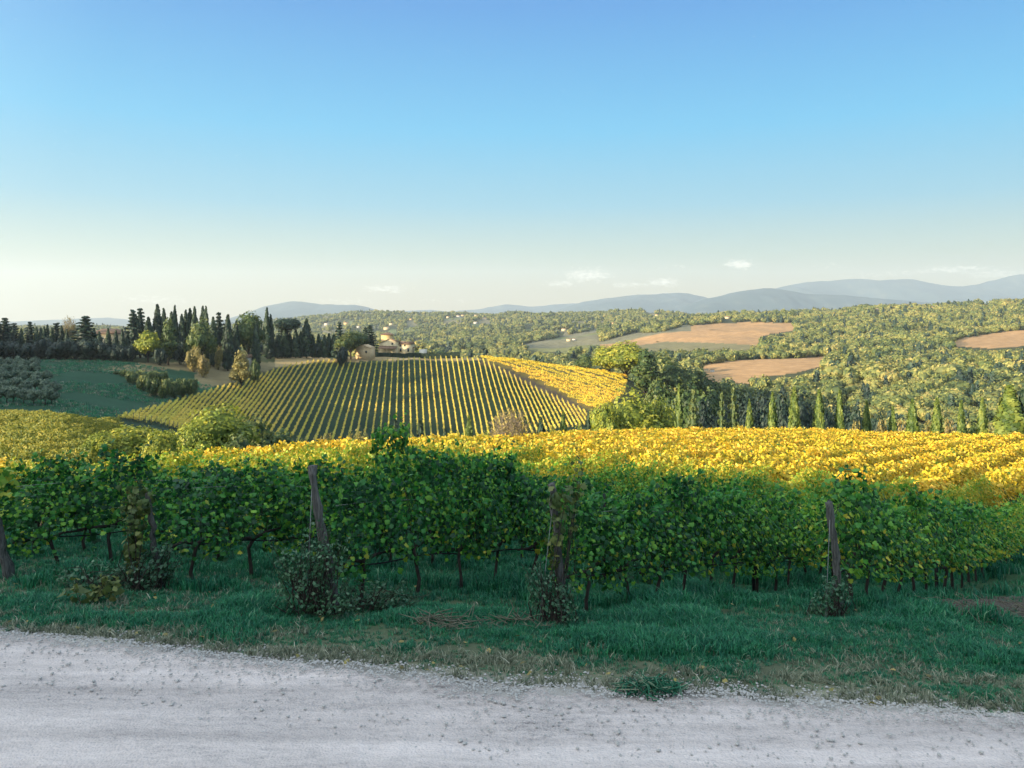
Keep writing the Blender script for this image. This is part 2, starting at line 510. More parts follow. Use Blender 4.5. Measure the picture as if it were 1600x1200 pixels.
M['cypress_lit'] = leaf_mat('lit_cypress_leaves', [(0., (.02, .05, .012)), (.5, (.085, .13, .022)), (1., (.19, .22, .035))], .1, .6, .01, .1)  # lighter copy of the cypress leaves, sunlight put into the colour
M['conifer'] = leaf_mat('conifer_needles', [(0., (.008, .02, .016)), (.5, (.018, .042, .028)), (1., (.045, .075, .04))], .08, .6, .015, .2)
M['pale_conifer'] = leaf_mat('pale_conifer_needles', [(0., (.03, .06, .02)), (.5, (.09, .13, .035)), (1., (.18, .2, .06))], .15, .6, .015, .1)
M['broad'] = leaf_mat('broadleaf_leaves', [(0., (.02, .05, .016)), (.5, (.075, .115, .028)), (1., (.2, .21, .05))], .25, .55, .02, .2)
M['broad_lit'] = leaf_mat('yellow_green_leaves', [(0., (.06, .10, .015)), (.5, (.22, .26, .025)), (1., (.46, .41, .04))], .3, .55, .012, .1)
M['olive'] = leaf_mat('olive_leaves', [(0., (.035, .065, .04)), (.5, (.09, .14, .08)), (1., (.24, .28, .17))], .15, .5, .01, .15)
M['dry'] = leaf_mat('dry_leaves', [(0., (.10, .09, .03)), (.5, (.24, .2, .06)), (1., (.40, .31, .10))], .25, .6, .015, .12)
M['wood1'] = leaf_mat('forest_leaves', [(0., (.03, .055, .022)), (.3, (.11, .135, .038)), (.6, (.235, .235, .058)), (1., (.36, .31, .085))], .15, .7, .03, .28, big=(.0085, 1.1))
M['shrub'] = leaf_mat('shrub_leaves', [(0., (.02, .06, .03)), (.5, (.05, .13, .06)), (1., (.13, .22, .12))], .25, .45, .01, .1)
M['grass'] = leaf_mat('grass_blades', [(0., (.008, .08, .036)), (.5, (.018, .18, .08)), (.78, (.055, .24, .12)), (1., (.34, .36, .24))], .3, .6, .02, .25)
M['pale_bark'] = noise_mat('pale_bark', [(.3, (.14, .11, .08)), (.7, (.34, .28, .2))], 9, 6, .9)
M['holm'] = leaf_mat('shade_dark_leaves', [(0., (.005, .015, .012)), (.5, (.011, .028, .018)), (1., (.028, .05, .025))], .05, .6, .02, .2)  # leaf colour darkened for the hollow's shade, shared by the wood's bushes
M['dry_grass'] = leaf_mat('dry_grass_blades', [(0., (.08, .10, .06)), (.5, (.20, .22, .14)), (1., (.46, .44, .32))], .25, .7, .015, .2)
M['bark'] = noise_mat('bark', [(.3, (.018, .014, .012)), (.7, (.07, .055, .042))], 9, 6, .9, .6, (3, 3, .6))
M['post'] = noise_mat('weathered_wood', [(.3, (.02, .02, .018)), (.5, (.10, .095, .085)), (.72, (.20, .19, .17))], 9, 9, .85, .8, (6, 6, .5))
M['hose'] = noise_mat('black_hose', [(.3, (.012, .012, .014)), (.7, (.03, .03, .03))], 5)
M['wire'] = noise_mat('steel_wire', [(.3, (.12, .12, .12)), (.7, (.25, .25, .24))], 5, rough=.5, spec=.5)
M['straw'] = noise_mat('dry_twigs', [(.3, (.05, .05, .035)), (.7, (.20, .19, .13))], 6)
M['plaster'] = noise_mat('cream_plaster', [(.3, (.50, .40, .23)), (.7, (.66, .53, .32))], .8, 5)
M['ochre'] = noise_mat('ochre_stone', [(.3, (.46, .32, .14)), (.7, (.68, .48, .22))], 1.6, 5, bump=.3)
M['stone'] = noise_mat('rubble_stone', [(.3, (.32, .22, .12)), (.5, (.5, .36, .2)), (.7, (.62, .47, .28))], 2.6, 8, bump=.5)
M['white'] = noise_mat('white_render', [(.3, (.46, .42, .35)), (.7, (.62, .58, .5))], .6, 4)
M['tile'] = noise_mat('clay_roof_tiles', [(.3, (.12, .075, .05)), (.7, (.25, .16, .10))], 2.0, 5, bump=.5, stretch=(3, .6, 1))
M['glass'] = noise_mat('dark_window_pane', [(.3, (.015, .018, .022)), (.7, (.03, .035, .04))], 3, rough=.15, spec=.5)
M['wood_dark'] = noise_mat('dark_timber', [(.3, (.04, .03, .02)), (.7, (.09, .065, .045))], 4)


# ground cover: land use colour per vertex, broken up by noise
def ground_mat():
    m, nt, b = nmat('land')
    at = node(nt, 'ShaderNodeAttribute', attribute_name='cover')
    g = node(nt, 'ShaderNodeNewGeometry')
    n1 = node(nt, 'ShaderNodeTexNoise', {'Vector': g.outputs['Position'], 'Scale': .11, 'Detail': 8.0, 'Roughness': .62})
    n2 = node(nt, 'ShaderNodeTexNoise', {'Vector': g.outputs['Position'], 'Scale': 3.5, 'Detail': 6.0, 'Roughness': .7})
    a = node(nt, 'ShaderNodeMath', {0: n1.outputs[0], 1: n2.outputs[0]}, operation='ADD')
    mr = node(nt, 'ShaderNodeMapRange', {0: a.outputs[0], 1: .7, 2: 1.3, 3: .62, 4: 1.38})
    mx = node(nt, 'ShaderNodeMix', {0: 1.0, 6: at.outputs['Color'], 7: (1, 1, 1, 1)}, data_type='RGBA', blend_type='MULTIPLY')
    cb = node(nt, 'ShaderNodeCombineColor', {0: mr.outputs[0], 1: mr.outputs[0], 2: mr.outputs[0]})
    nt.links.new(cb.outputs[0], mx.inputs[7])
    nt.links.new(mx.outputs[2], b.inputs['Base Color'])
    b.inputs['Roughness'].default_value = .95
    b.inputs['Specular IOR Level'].default_value = .1
    bp = node(nt, 'ShaderNodeBump', {'Height': n2.outputs[0], 'Strength': .6, 'Distance': .08})
    nt.links.new(bp.outputs[0], b.inputs['Normal'])
    return m


def road_mat():
    m, nt, b = nmat('white_gravel_road')
    g = node(nt, 'ShaderNodeNewGeometry')
    mp = node(nt, 'ShaderNodeMapping', {0: g.outputs['Position'], 2: (0, 0, .13), 3: (.35, 1, 1)})
    n1 = node(nt, 'ShaderNodeTexNoise', {'Vector': mp.outputs[0], 'Scale': 1.6, 'Detail': 7.0, 'Roughness': .6})
    n2 = node(nt, 'ShaderNodeTexNoise', {'Vector': mp.outputs[0], 'Scale': 20., 'Detail': 5.0, 'Roughness': .75})
    v = node(nt, 'ShaderNodeTexVoronoi', {'Vector': g.outputs['Position'], 'Scale': 42.})
    n3 = node(nt, 'ShaderNodeTexNoise', {'Vector': g.outputs['Position'], 'Scale': 75., 'Detail': 3.0})
    a0 = node(nt, 'ShaderNodeMath', {0: n3.outputs[0], 1: .55, 2: n1.outputs[0]}, operation='MULTIPLY_ADD')
    a = node(nt, 'ShaderNodeMath', {0: n2.outputs[0], 1: .9, 2: a0.outputs[0]}, operation='MULTIPLY_ADD')
    c = ramp_node(nt, node(nt, 'ShaderNodeMath', {0: a.outputs[0], 1: .408}, operation='MULTIPLY').outputs[0],
                  [(.34, (.14, .125, .12)), (.39, (.37, .325, .30)), (.47, (.51, .44, .40)), (.60, (.62, .535, .485))])
    mp2 = node(nt, 'ShaderNodeMapping', {0: g.outputs['Position'], 2: (0, 0, .16), 3: (.05, 1, 1)})
    n4 = node(nt, 'ShaderNodeTexNoise', {'Vector': mp2.outputs[0], 'Scale': 2.6, 'Detail': 6.0, 'Roughness': .6})
    tr_ = node(nt, 'ShaderNodeMapRange', {0: n4.outputs[0], 1: .35, 2: .65, 3: .80, 4: 1.14})
    cb = node(nt, 'ShaderNodeCombineColor', {0: tr_.outputs[0], 1: tr_.outputs[0], 2: tr_.outputs[0]})
    mxr = node(nt, 'ShaderNodeMix', {0: 1.0, 6: c, 7: cb.outputs[0]}, data_type='RGBA', blend_type='MULTIPLY')
    nt.links.new(mxr.outputs[2], b.inputs['Base Color'])
    b.inputs['Roughness'].default_value = .95
    b.inputs['Specular IOR Level'].default_value = .1
    h = node(nt, 'ShaderNodeMath', {0: v.outputs['Distance'], 1: -.5, 2: n2.outputs[0]}, operation='MULTIPLY_ADD')
    bp = node(nt, 'ShaderNodeBump', {'Height': h.outputs[0], 'Strength': .9, 'Distance': .025})
    nt.links.new(bp.outputs[0], b.inputs['Normal'])
    return m


M['land'] = ground_mat()
M['road'] = road_mat()

# ------------------------------------------------------------------ ground sheet with its land use
px_v = 800 + F * np.clip(np.tan(np.clip(thetas, -1.4, 1.4)), -9, 9)[:, None] + 0 * RR
Yv = rings[None, :] + 0 * RR
y_v = YH - GZ / np.maximum(GY, .5) * F
C = {'verge': (.075, .10, .04), 'soil': (.10, .085, .055), 'meadow': (.022, .062, .032), 'wood': (.055, .06, .028), 'field': (.36, .215, .10),
     'green': (.15, .15, .06), 'hillgrass': (.022, .042, .022), 'tan': (.34, .25, .12), 'vinegrass': (.035, .075, .032), 'scrub': (.17, .15, .075), 'plain': (.10, .12, .09)}
cov = np.empty(GZ.shape + (3,))
cov[:] = C['wood']


def paint(mask, c):
    cov[mask] = C[c] if isinstance(c, str) else c


dry = np.clip(.5 + .9 * fbm(GX / 1.1, GY / 1.1, 3, 21), 0, 1)[..., None]
paint(Yv < 14, 'verge')
nearm = (Yv >= 7.2) & (Yv < 60)
paint(nearm, 'vinegrass')
edge_y = lambda X: np.interp(X, [-60, -5.7, 0, 4.55, 60], [17, 8.6, 7.25, 6.75, 2])
band = np.clip((GY - edge_y(GX)) / 1.7, 0, 1)[..., None]
b2 = np.clip(band * 4, 0, 1)
mix_near = np.array((.44, .40, .36)) * (1 - b2) + (np.array((.19, .185, .12)) * (1 - band) + np.array((.05, .085, .04)) * band) * b2
nm = (Yv < 14)
cov[nm] = (mix_near * (.75 + .25 * dry) + np.array((.10, .09, .06)) * dry * .4)[nm]
paint((Yv >= 60) & (Yv < 260), 'hillgrass')
LEFT = (px_v < 470)
paint((Yv >= 33) & (Yv < 118) & (px_v < 230), 'green')
paint((Yv >= 118) & (Yv < 268) & (px_v < 360), 'meadow')
paint(inpoly(px_v + 5 * fbm(GX / 9, GY / 9, 3, 61), y_v + 3 * fbm(GX / 7, GY / 7, 3, 62), [(150, 577), (185, 571), (260, 566), (330, 562), (430, 556), (520, 552), (520, 562), (450, 569), (400, 585), (360, 598), (300, 610), (240, 622), (225, 618), (300, 596), (310, 584), (260, 577), (200, 578), (160, 581)]) & (Yv > 190) & (Yv < 352), (.20, .16, .08))
paint((Yv >= 255) & (Yv < 420) & (px_v > -100) & (px_v < 520) & (y_v < 566), (.05, .06, .025))
HILL = [(185, 652), (262, 632), (370, 601), (450, 570), (500, 563), (640, 562), (752, 562), (930, 640), (932, 700), (180, 700)]
hp = inpoly(px_v, y_v, HILL) & (Yv > 130) & (Yv < 372)
paint(hp, 'hillgrass')
YEL = [(750, 551), (800, 552), (870, 560), (940, 568), (982, 578), (978, 614), (946, 640), (920, 642), (870, 612), (800, 580), (753, 562)]
yp = inpoly(px_v, y_v, YEL) & (Yv > 230) & (Yv < 400)
paint(yp, (.16, .13, .04))
paint(inpoly(px_v, y_v, [(752, 563), (800, 580), (870, 612), (925, 645), (940, 660), (905, 655), (860, 622), (800, 590), (750, 568)]) & (Yv > 230) & (Yv < 380), (.10, .075, .045))
paint(inpoly(px_v, y_v, [(500, 548), (752, 548), (752, 563), (640, 563), (500, 565), (430, 575), (430, 560)]) & (Yv > 300) & (Yv < 375), 'tan')
FIELD1 = [(938, 536), (985, 521), (1030, 520), (1070, 509), (1160, 503), (1245, 505), (1240, 517), (1192, 524), (1190, 548), (1140, 550), (1040, 548), (985, 545), (940, 548)]
FIELD2 = [(1080, 573), (1160, 562), (1240, 560), (1303, 556), (1290, 571), (1240, 583), (1185, 590), (1180, 600), (1110, 598), (1095, 585)]
FIELD3 = [(1480, 534), (1530, 524), (1580, 517), (1700, 512), (1700, 541), (1620, 540), (1550, 545), (1490, 541)]
FIELD4 = [(805, 540), (870, 528), (905, 520), (935, 516), (938, 536), (940, 548), (880, 552), (830, 548)]
for q, c, a, b in ((FIELD1, 'field', 800, 2500), (FIELD2, 'field', 480, 820), (FIELD3, 'field', 700, 1500), (FIELD4, 'green', 1000, 2600)):
    paint(inpoly(px_v + 3 * fbm(GX / 40, GY / 40, 2, 71), y_v + 1.2 * fbm(GX / 30, GY / 30, 2, 72), q) & (Yv > a) & (Yv < b), c)
SCRUB = [(940, 548), (1040, 534), (1130, 536), (1190, 540), (1190, 550), (1140, 556), (1040, 552), (985, 556)]
paint(inpoly(px_v, y_v, SCRUB) & (Yv > 850) & (Yv < 1400), 'scrub')
mott = fbm(GX / 190, GY / 260, 4, 91)
m_ = (Yv > 1250) & (Yv < 3900) & (px_v < 1080) & (mott > .05)
paint(m_, (.15, .14, .085))
m_ = (Yv > 1250) & (Yv < 3900) & (px_v < 1080) & (mott < -.5)
paint(m_, (.12, .14, .06))
paint(Yv > 3900, 'plain')
nt_, nr_ = GZ.shape
idx = np.arange(nt_ * nr_).reshape(nt_, nr_)
q = np.stack([idx[:-1, :-1], idx[1:, :-1], idx[1:, 1:], idx[:-1, 1:]], -1).reshape(-1, 4)
gv = np.stack([GX, GY, GZ], -1).reshape(-1, 3)
# the small disc under the eye, closing the sheet
gv = np.concatenate([gv, [[0, 0, -3.5]]])
fan = np.stack([idx[:-1, 0], np.full(nt_ - 1, len(gv) - 1), idx[1:, 0]], -1)
me = mesh_np('ground', gv, [q, fan], M['land'], {'cover': np.concatenate([cov.reshape(-1, 3), [[.3, .28, .25]]])}, smooth=True)
ground = tag(link('ground', me), kind='structure')
#@@TERRAIN_END

# ------------------------------------------------------------------ gravel road
n_al, n_ac = 700, 60
xs = np.concatenate([np.linspace(-60, -9, 60)[:-1], np.linspace(-9, 8, n_al), np.linspace(8, 60, 60)[1:]])
far_e = edge_y(xs) + .16 + .06 * fbm(xs / 1.4, xs * 0 + 3, 3, 4) + .08 * vnoise(xs / .22, xs * 0, 8) + .06 * vnoise(xs / .06, xs * 0, 9)
t = np.linspace(0, 1, n_ac) ** .7
rx = np.repeat(xs[:, None], n_ac, 1)
ry = (far_e[:, None] - 6.2) * (1 - t)[None, :] + far_e[:, None] * t[None, :]
rut = .018 * np.cos((far_e[:, None] - ry) * 3.3) * (1 - t[None, :] ** 6)
rz = H(rx, ry) + .05 * (1 - t[None, :] ** 9) + rut + .008 * fbm(rx / .35, ry / .2, 3, 2) - .03 * t[None, :] ** 30
ix = np.arange(rx.size).reshape(rx.shape)
qf = np.stack([ix[:-1, :-1], ix[1:, :-1], ix[1:, 1:], ix[:-1, 1:]], -1).reshape(-1, 4)
tag(link('road', mesh_np('road', np.stack([rx, ry, rz], -1).reshape(-1, 3), qf, M['road'], smooth=True)), kind='structure')

# ------------------------------------------------------------------ far mountains
M['mount'] = noise_mat('mountain_woodland', [(.3, (.025, .05, .06)), (.55, (.045, .07, .075)), (.75, (.11, .12, .10))], .004, 9, .95)


def mountain(name, pts, Y0, front, base, seed):
    xs_ = np.arange(pts[0][0], pts[-1][0] + .1, 2.0)
    yr = np.interp(xs_, [p[0] for p in pts], [p[1] for p in pts])
    yr = np.convolve(np.pad(yr, 9, mode='edge'), np.hanning(21)[1:-1] / np.hanning(21).sum(), 'valid')
    yr = yr + .8 * fbm(xs_ / 26, xs_ * 0 + seed, 4, seed)
    zr = -(yr - YH) / F * Y0
    tt = np.concatenate([np.linspace(-1, 0, 46), np.linspace(0, 1, 14)[1:]])
    YY = Y0 + np.where(tt < 0, tt * front, tt * front * .8)[None, :] + 0 * xs_[:, None]
    XX = (xs_[:, None] - 800) / F * Y0 * (1 + 0.5 * (YY / Y0 - 1))
    fall = (1 - np.abs(tt)) ** 1.15
    spur = fbm(XX / 1500, YY / 2600, 5, seed + 3)
    ZZ = base + (zr[:, None] - base) * fall[None, :] * (1 + .42 * spur * np.sin(np.pi * np.clip(np.abs(tt), 0, 1))[None, :])
    ii = np.arange(XX.size).reshape(XX.shape)
    f = np.stack([ii[:-1, :-1], ii[1:, :-1], ii[1:, 1:], ii[:-1, 1:]], -1).reshape(-1, 4)
    o = link(name, mesh_np(name, np.stack([XX, YY, ZZ], -1).reshape(-1, 3), f, M['mount'], smooth=True))
    tag(o, kind='structure')


mountain('mountain', [(-140, 508), (-60, 505), (0, 503), (60, 501), (100, 500), (140, 497), (170, 496), (200, 499), (235, 508), (270, 516)], 12500, 2600, -130, 1)
mountain('mountain', [(330, 506), (380, 490), (410, 479), (440, 473), (462, 470), (490, 474), (520, 477), (550, 475), (575, 480), (600, 487), (640, 500), (680, 512)], 11000, 2600, -130, 2)
mountain('mountain', [(560, 500), (620, 486), (660, 484), (700, 486), (740, 485), (790, 475), (830, 480), (870, 476), (920, 474), (1000, 480), (1080, 500)], 14000, 2500, -130, 3)
mountain('mountain', [(820, 497), (860, 488), (890, 478), (920, 470), (960, 464), (1010, 460), (1060, 457), (1090, 460), (1120, 470), (1180, 490)], 12000, 2600, -130, 4)
mountain('mountain', [(980, 502), (1040, 491), (1080, 474), (1105, 466), (1140, 459), (1170, 453), (1200, 449), (1220, 451), (1260, 459), (1330, 462), (1400, 468), (1500, 476), (1600, 480), (1720, 482)], 9500, 2400, -130, 5)
mountain('mountain', [(1120, 480), (1180, 462), (1215, 450), (1260, 441), (1300, 438), (1332, 435), (1360, 438), (1420, 436), (1450, 441), (1485, 447), (1520, 446), (1560, 435), (1592, 429), (1620, 430), (1680, 440), (1760, 450)], 13500, 3000, -130, 6)

# ------------------------------------------------------------------ air
hm = bpy.data.materials.new('haze')
hm.use_nodes = True
hn = hm.node_tree
hn.nodes.clear()
pv = node(hn, 'ShaderNodeVolumePrincipled')
pv.inputs['Color'].default_value = (.76, .88, .95, 1)
pv.inputs['Density'].default_value = 6.5e-5
pv.inputs['Anisotropy'].default_value = .15
ho = node(hn, 'ShaderNodeOutputMaterial')
hn.links.new(pv.outputs[0], ho.inputs['Volume'])
hb = MB()
hb.box((-11400, -2900, -200), (11400, 16400, 960))
tag(hb.build('haze', hm), kind='stuff')


# ------------------------------------------------------------------ plants: leaf clouds
def frame(n, t):
    n = n / (np.linalg.norm(n, axis=1, keepdims=True) + 1e-9)
    t = t - n * np.sum(n * t, 1, keepdims=True)
    t = t / (np.linalg.norm(t, axis=1, keepdims=True) + 1e-9)
    return np.cross(t, n), t, n


_a = np.radians([90, 66, 47, 22, -8, -42, -72, 252, 222, 188, 158, 133, 114])
_r = np.array([1., .70, .92, .58, .80, .62, .42, .42, .62, .80, .58, .92, .70]) * .55
LEAF_V = np.concatenate([[[0, 0, .05]], np.stack([_r * np.cos(_a), _r * np.sin(_a), -.10 * np.abs(np.cos(_a))], 1)])
LEAF_F = np.array([(0, i, i % 13 + 1) for i in range(1, 14)])
CARD_V = np.array([(0, -.5, 0), (.38, -.02, -.10), (0, .55, .04), (-.38, .02, -.10)])
CARD_F = np.array([(0, 1, 2, 3)])
TUFT_V = np.array([(0, -.5, 0), (.3, -.25, -.08), (.17, .05, .05), (.42, .3, -.05), (0, .55, .02), (-.36, .34, -.1), (-.15, .02, .05), (-.34, -.22, -.06)])
TUFT_F = np.array([(0, 1, 2, 3, 4, 5, 6, 7)])


def leaves(mb, c, n, tip, s, lv, kind='card'):
    V_, F_ = {'leaf': (LEAF_V, LEAF_F), 'card': (CARD_V, CARD_F), 'tuft': (TUFT_V, TUFT_F)}[kind]
    u, t, n = frame(n, tip)
    s = np.broadcast_to(s, (len(c),))[:, None, None]
    v = c[:, None, :] + s * (V_[None, :, 0:1] * u[:, None] + V_[None, :, 1:2] * t[:, None] + V_[None, :, 2:3] * n[:, None])
    f = (F_[None] + (np.arange(len(c)) * len(V_))[:, None, None]).reshape(-1, F_.shape[1])
    mb.add(v.reshape(-1, 3), f, np.repeat(lv, len(V_)))


def sph(n, r):
    d = r.normal(size=(n, 3))
    return d / np.linalg.norm(d, axis=1, keepdims=True)


_ico = None


def ico():
    global _ico
    if _ico is None:
        import bmesh
        bm = bmesh.new()
        bmesh.ops.create_icosphere(bm, subdivisions=2, radius=1)
        bm.verts.ensure_lookup_table()
        _ico = (np.array([v.co[:] for v in bm.verts]), np.array([[v.index for v in f.verts] for f in bm.faces]))
        bm.free()
    return _ico


def crown(mb, blobs, n, size, r, up=.25, jit=.7, core=.72, kind='tuft', tone=.35, low=.0, tipup=.4):
    """blobs: (x,y,z,rx,ry,rz). Leaf clumps through each lobe's outer shell, an opaque leafy core within"""
    B = np.array(blobs, float)
    area = (B[:, 3] * B[:, 4] + B[:, 3] * B[:, 5] + B[:, 4] * B[:, 5])
    cnt = np.maximum((n * area / area.sum()).astype(int), 4)
    for b, k in zip(B, cnt):
        d = sph(k, r)
        rad = r.uniform(.62, 1.12, k) ** .6
        ph = r.uniform(0, 9, 3)
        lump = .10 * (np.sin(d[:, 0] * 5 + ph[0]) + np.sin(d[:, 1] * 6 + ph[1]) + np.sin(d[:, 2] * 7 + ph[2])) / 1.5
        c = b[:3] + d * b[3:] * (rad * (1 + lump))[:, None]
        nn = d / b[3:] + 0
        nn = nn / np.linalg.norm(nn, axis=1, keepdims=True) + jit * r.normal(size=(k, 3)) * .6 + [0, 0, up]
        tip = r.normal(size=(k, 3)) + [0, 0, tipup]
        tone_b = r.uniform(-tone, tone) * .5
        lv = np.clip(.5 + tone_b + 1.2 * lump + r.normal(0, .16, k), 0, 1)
        leaves(mb, c, nn, tip, size * r.uniform(.6, 1.4, k), lv, kind)
        if core:
            V_, F_ = ico()
            ph = r.uniform(0, 9, 3)
            dv = 1 + .14 * np.sin(V_ @ np.array([[4, 5, 3], [3, -4, 5], [5, 2, -4]]) + ph).sum(1) / 1.7
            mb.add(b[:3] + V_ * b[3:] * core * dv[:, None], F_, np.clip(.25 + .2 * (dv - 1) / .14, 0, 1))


def make_cypress(seed, n=1100, lean=0):
    r = np.random.default_rng(seed)
    k = r.uniform(.9, 1.1)
    prof_ = lambda h: .098 * k * np.clip(np.where(h < .1, .72 + 2.8 * h, np.where(h < .4, 1.0, 1 - ((h - .4) / .63) ** 1.7)), .03, 1)
    cr = MB()
    h = r.uniform(.035, 1, n) ** .9
    a = r.uniform(0, 2 * math.pi, n)
    lob = 1 + .13 * np.sin(3 * a + 7 * h + seed) + .10 * np.sin(h * 31 + 2 * a)
    rad = prof_(h) * lob * r.uniform(.72, 1.08, n)
    c = np.stack([rad * np.cos(a), rad * np.sin(a), h * .97], 1)
    nn = np.stack([np.cos(a), np.sin(a), .25 + 0 * a], 1) + .35 * r.normal(size=(n, 3))
    tip = np.stack([.25 * np.cos(a), .25 * np.sin(a), 1 + 0 * a], 1) + .2 * r.normal(size=(n, 3))
    lv = np.clip(.5 + 1.6 * (lob - 1) + r.normal(0, .15, n), 0, 1)
    leaves(cr, c, nn, tip, r.uniform(.03, .062, n), lv, 'tuft')
    hs = np.linspace(.03, .985, 16)
    cr.tube(np.stack([0 * hs, 0 * hs, hs], 1), prof_(hs) * .8, 9, lv=.3)
    tr = MB()
    tr.tube([(0, 0, -.03), (0, 0, .05), (0, 0, .3)], [.018, .014, .006], 6)
    return tr, cr, .2


def make_conifer(seed, n=1500, wide=.2, tiers=13):
    r = np.random.default_rng(seed)
    cr = MB()
    for i in range(tiers):
        h = .10 + .86 * (i / (tiers - 1)) ** .93
        R_ = wide * (1 - h) ** .85 * 1.3 * r.uniform(.8, 1.15) + .012
        nb = int(5 + 7 * (1 - h))
        a0 = r.uniform(0, 6.3)
        for k in range(nb):
            a = a0 + k * 2 * math.pi / nb + r.normal(0, .2)
            L = R_ * r.uniform(.7, 1.15)
            m = max(int(n / tiers / nb * (.4 + 1.3 * (1 - h))), 3)
            s = r.uniform(.12, 1, m) ** .7
            side = r.normal(0, .16, m) * (1.1 - s)
            dx, dy = math.cos(a), math.sin(a)
            c = np.stack([dx * s * L - dy * side * L, dy * s * L + dx * side * L, h + .03 * s - .16 * L * s ** 2 + r.normal(0, .008, m)], 1)
            nn = np.array([dx * .5, dy * .5, .9]) + .45 * r.normal(size=(m, 3))
            tip = np.array([dx, dy, -.15]) + .4 * r.normal(size=(m, 3))
            leaves(cr, c, nn, tip, r.uniform(.035, .07, m), np.clip(.35 + .35 * s + r.normal(0, .15, m), 0, 1), 'tuft')
    hs = np.linspace(.08, .97, 12)
    cr.tube(np.stack([0 * hs, 0 * hs, hs], 1), wide * .62 * (1 - hs) ** .8 + .006, 9, lv=.15)
    tr = MB()
    tr.tube([(0, 0, -.03), (0, 0, .2), (0, 0, .95)], [.022, .017, .004], 7)
    return tr, cr, wide * 2


def make_broad(seed, n=2600, wide=.42, nb=11, low=.24, size=.055, flat=1., round_=False):
    r = np.random.default_rng(seed)
    cr, tr = MB(), MB()
    bl = []
    for i in range(nb):
        a = i * 2.4 + r.uniform(-.4, .4)
        q = math.sqrt((i + .5) / nb)
        z = low + (1 - low) * (.42 + .3 * (1 - q) * (1 if i % 2 else .2) + r.uniform(-.17, .12))
        rr = r.uniform(.34, .5) * wide
        bl.append((q * wide * .62 * math.cos(a), q * wide * .62 * math.sin(a), z, rr, rr, min(rr * .9 * flat, .3 * (1 - low) + .05)))
    bl.append((0, 0, low + (1 - low) * .55, wide * .62, wide * .62, (1 - low) * .43))
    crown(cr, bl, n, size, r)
    # fit to unit height
    top = max(v[:, 2].max() for v in cr.v)
    for v in cr.v:
        v[:, 2] *= 1 / top
    tr.tube([(0, 0, -.04), (.01, 0, low * .6), (0, .01, low + .2)], [.035, .027, .018], 8)
    for i in range(5):
        a = i * 1.26 + r.uniform(-.3, .3)
        p = np.array([0, 0, low * r.uniform(.7, 1.2)])
        e = np.array([wide * .6 * math.cos(a), wide * .6 * math.sin(a), low + (1 - low) * r.uniform(.3, .6)])
        tr.tube([p, p * .5 + e * .5 + [0, 0, .03], e], [.016, .011, .004], 6)
    return tr, cr, wide * 2


def make_umbrella(seed):
    r = np.random.default_rng(seed)
    cr, tr = MB(), MB()
    bl = [(0, 0, .80, .36, .36, .16)]
    for i in range(12):
        a = i * .5236 * 1.0 + r.uniform(-.2, .2)
        q = .30 if i % 2 else .2
        bl.append((q * math.cos(a), q * math.sin(a), .80 + (.05 if q < .25 else 0) + r.uniform(-.02, .02), .16, .16, .095))
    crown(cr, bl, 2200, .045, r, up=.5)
    tr.tube([(0, 0, -.04), (.015, 0, .3), (0, .01, .68)], [.03, .024, .02], 8)
    for i in range(7):
        a = i * .9
        tr.tube([(0, 0, .5 + .03 * i), (.14 * math.cos(a), .14 * math.sin(a), .68), (.27 * math.cos(a), .27 * math.sin(a), .75)], [.014, .01, .005], 6)
    return tr, cr, .92


def make_shrub(seed, n=1500, size=.075, wide=.62):
    r = np.random.default_rng(seed)
    cr, tr = MB(), MB()
    bl = []
    for i in range(8):
        a = i * 2.4
        q = math.sqrt((i + .5) / 8) * .6
        rr = r.uniform(.3, .42)
        bl.append((q * wide * math.cos(a), q * wide * math.sin(a), r.uniform(.32, .62), rr * wide, rr * wide, r.uniform(.26, .36)))
    bl.append((0, 0, .4, .6 * wide, .6 * wide, .4))
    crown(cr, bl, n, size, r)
    top = max(v[:, 2].max() for v in cr.v)
    for v in cr.v:
        v[:, 2] /= top
    for i in range(6):
        a = i * 1.05
        tr.tube([(.04 * math.cos(a), .04 * math.sin(a), -.05), (.12 * math.cos(a), .12 * math.sin(a), .25), (.3 * wide * math.cos(a), .3 * wide * math.sin(a), .6)], [.016, .012, .005], 5)
    return tr, cr, wide * 2


def make_bare(seed, n=900):
    """half-bare autumn tree: a haze of fine twigs with a thin scatter of leaves"""
    r = np.random.default_rng(seed)
    cr, tr = MB(), MB()
    tips = []

    def grow(p, d, L, rad, lev):
        d = d / np.linalg.norm(d)
        e = p + d * L
        tr.tube([p, (p + e) / 2 + r.normal(0, .01, 3), e], [rad, rad * .8, rad * .6], 5, cap=False)
        if lev == 0:
            tips.append(e)
            return
        for _ in range(4 if lev > 1 else 5):
            grow(e if lev < 4 else p + d * L * r.uniform(.5, 1), d + .62 * r.normal(size=3) + [0, 0, .18], L * r.uniform(.6, .85), rad * .6, lev - 1)
    for i in range(4):
        grow(np.array([r.normal(0, .03), r.normal(0, .03), -.03]), np.array([r.normal(0, .28), r.normal(0, .28), 1]), .27, .017, 4)
    T = np.array(tips)
    k = r.integers(0, len(T), n * 2)
    c = T[k] + r.normal(0, .02, (n * 2, 3))
    leaves(cr, c, r.normal(size=(n * 2, 3)) + [0, 0, .4], r.normal(size=(n * 2, 3)), r.uniform(.016, .036, n * 2), np.clip(r.normal(.5, .22, n * 2), 0, 1), 'card')
    top = T[:, 2].max()
    for mb in (cr, tr):
        for v in mb.v:
            v /= top
    return tr, cr, np.ptp(T[:, 0]) / top


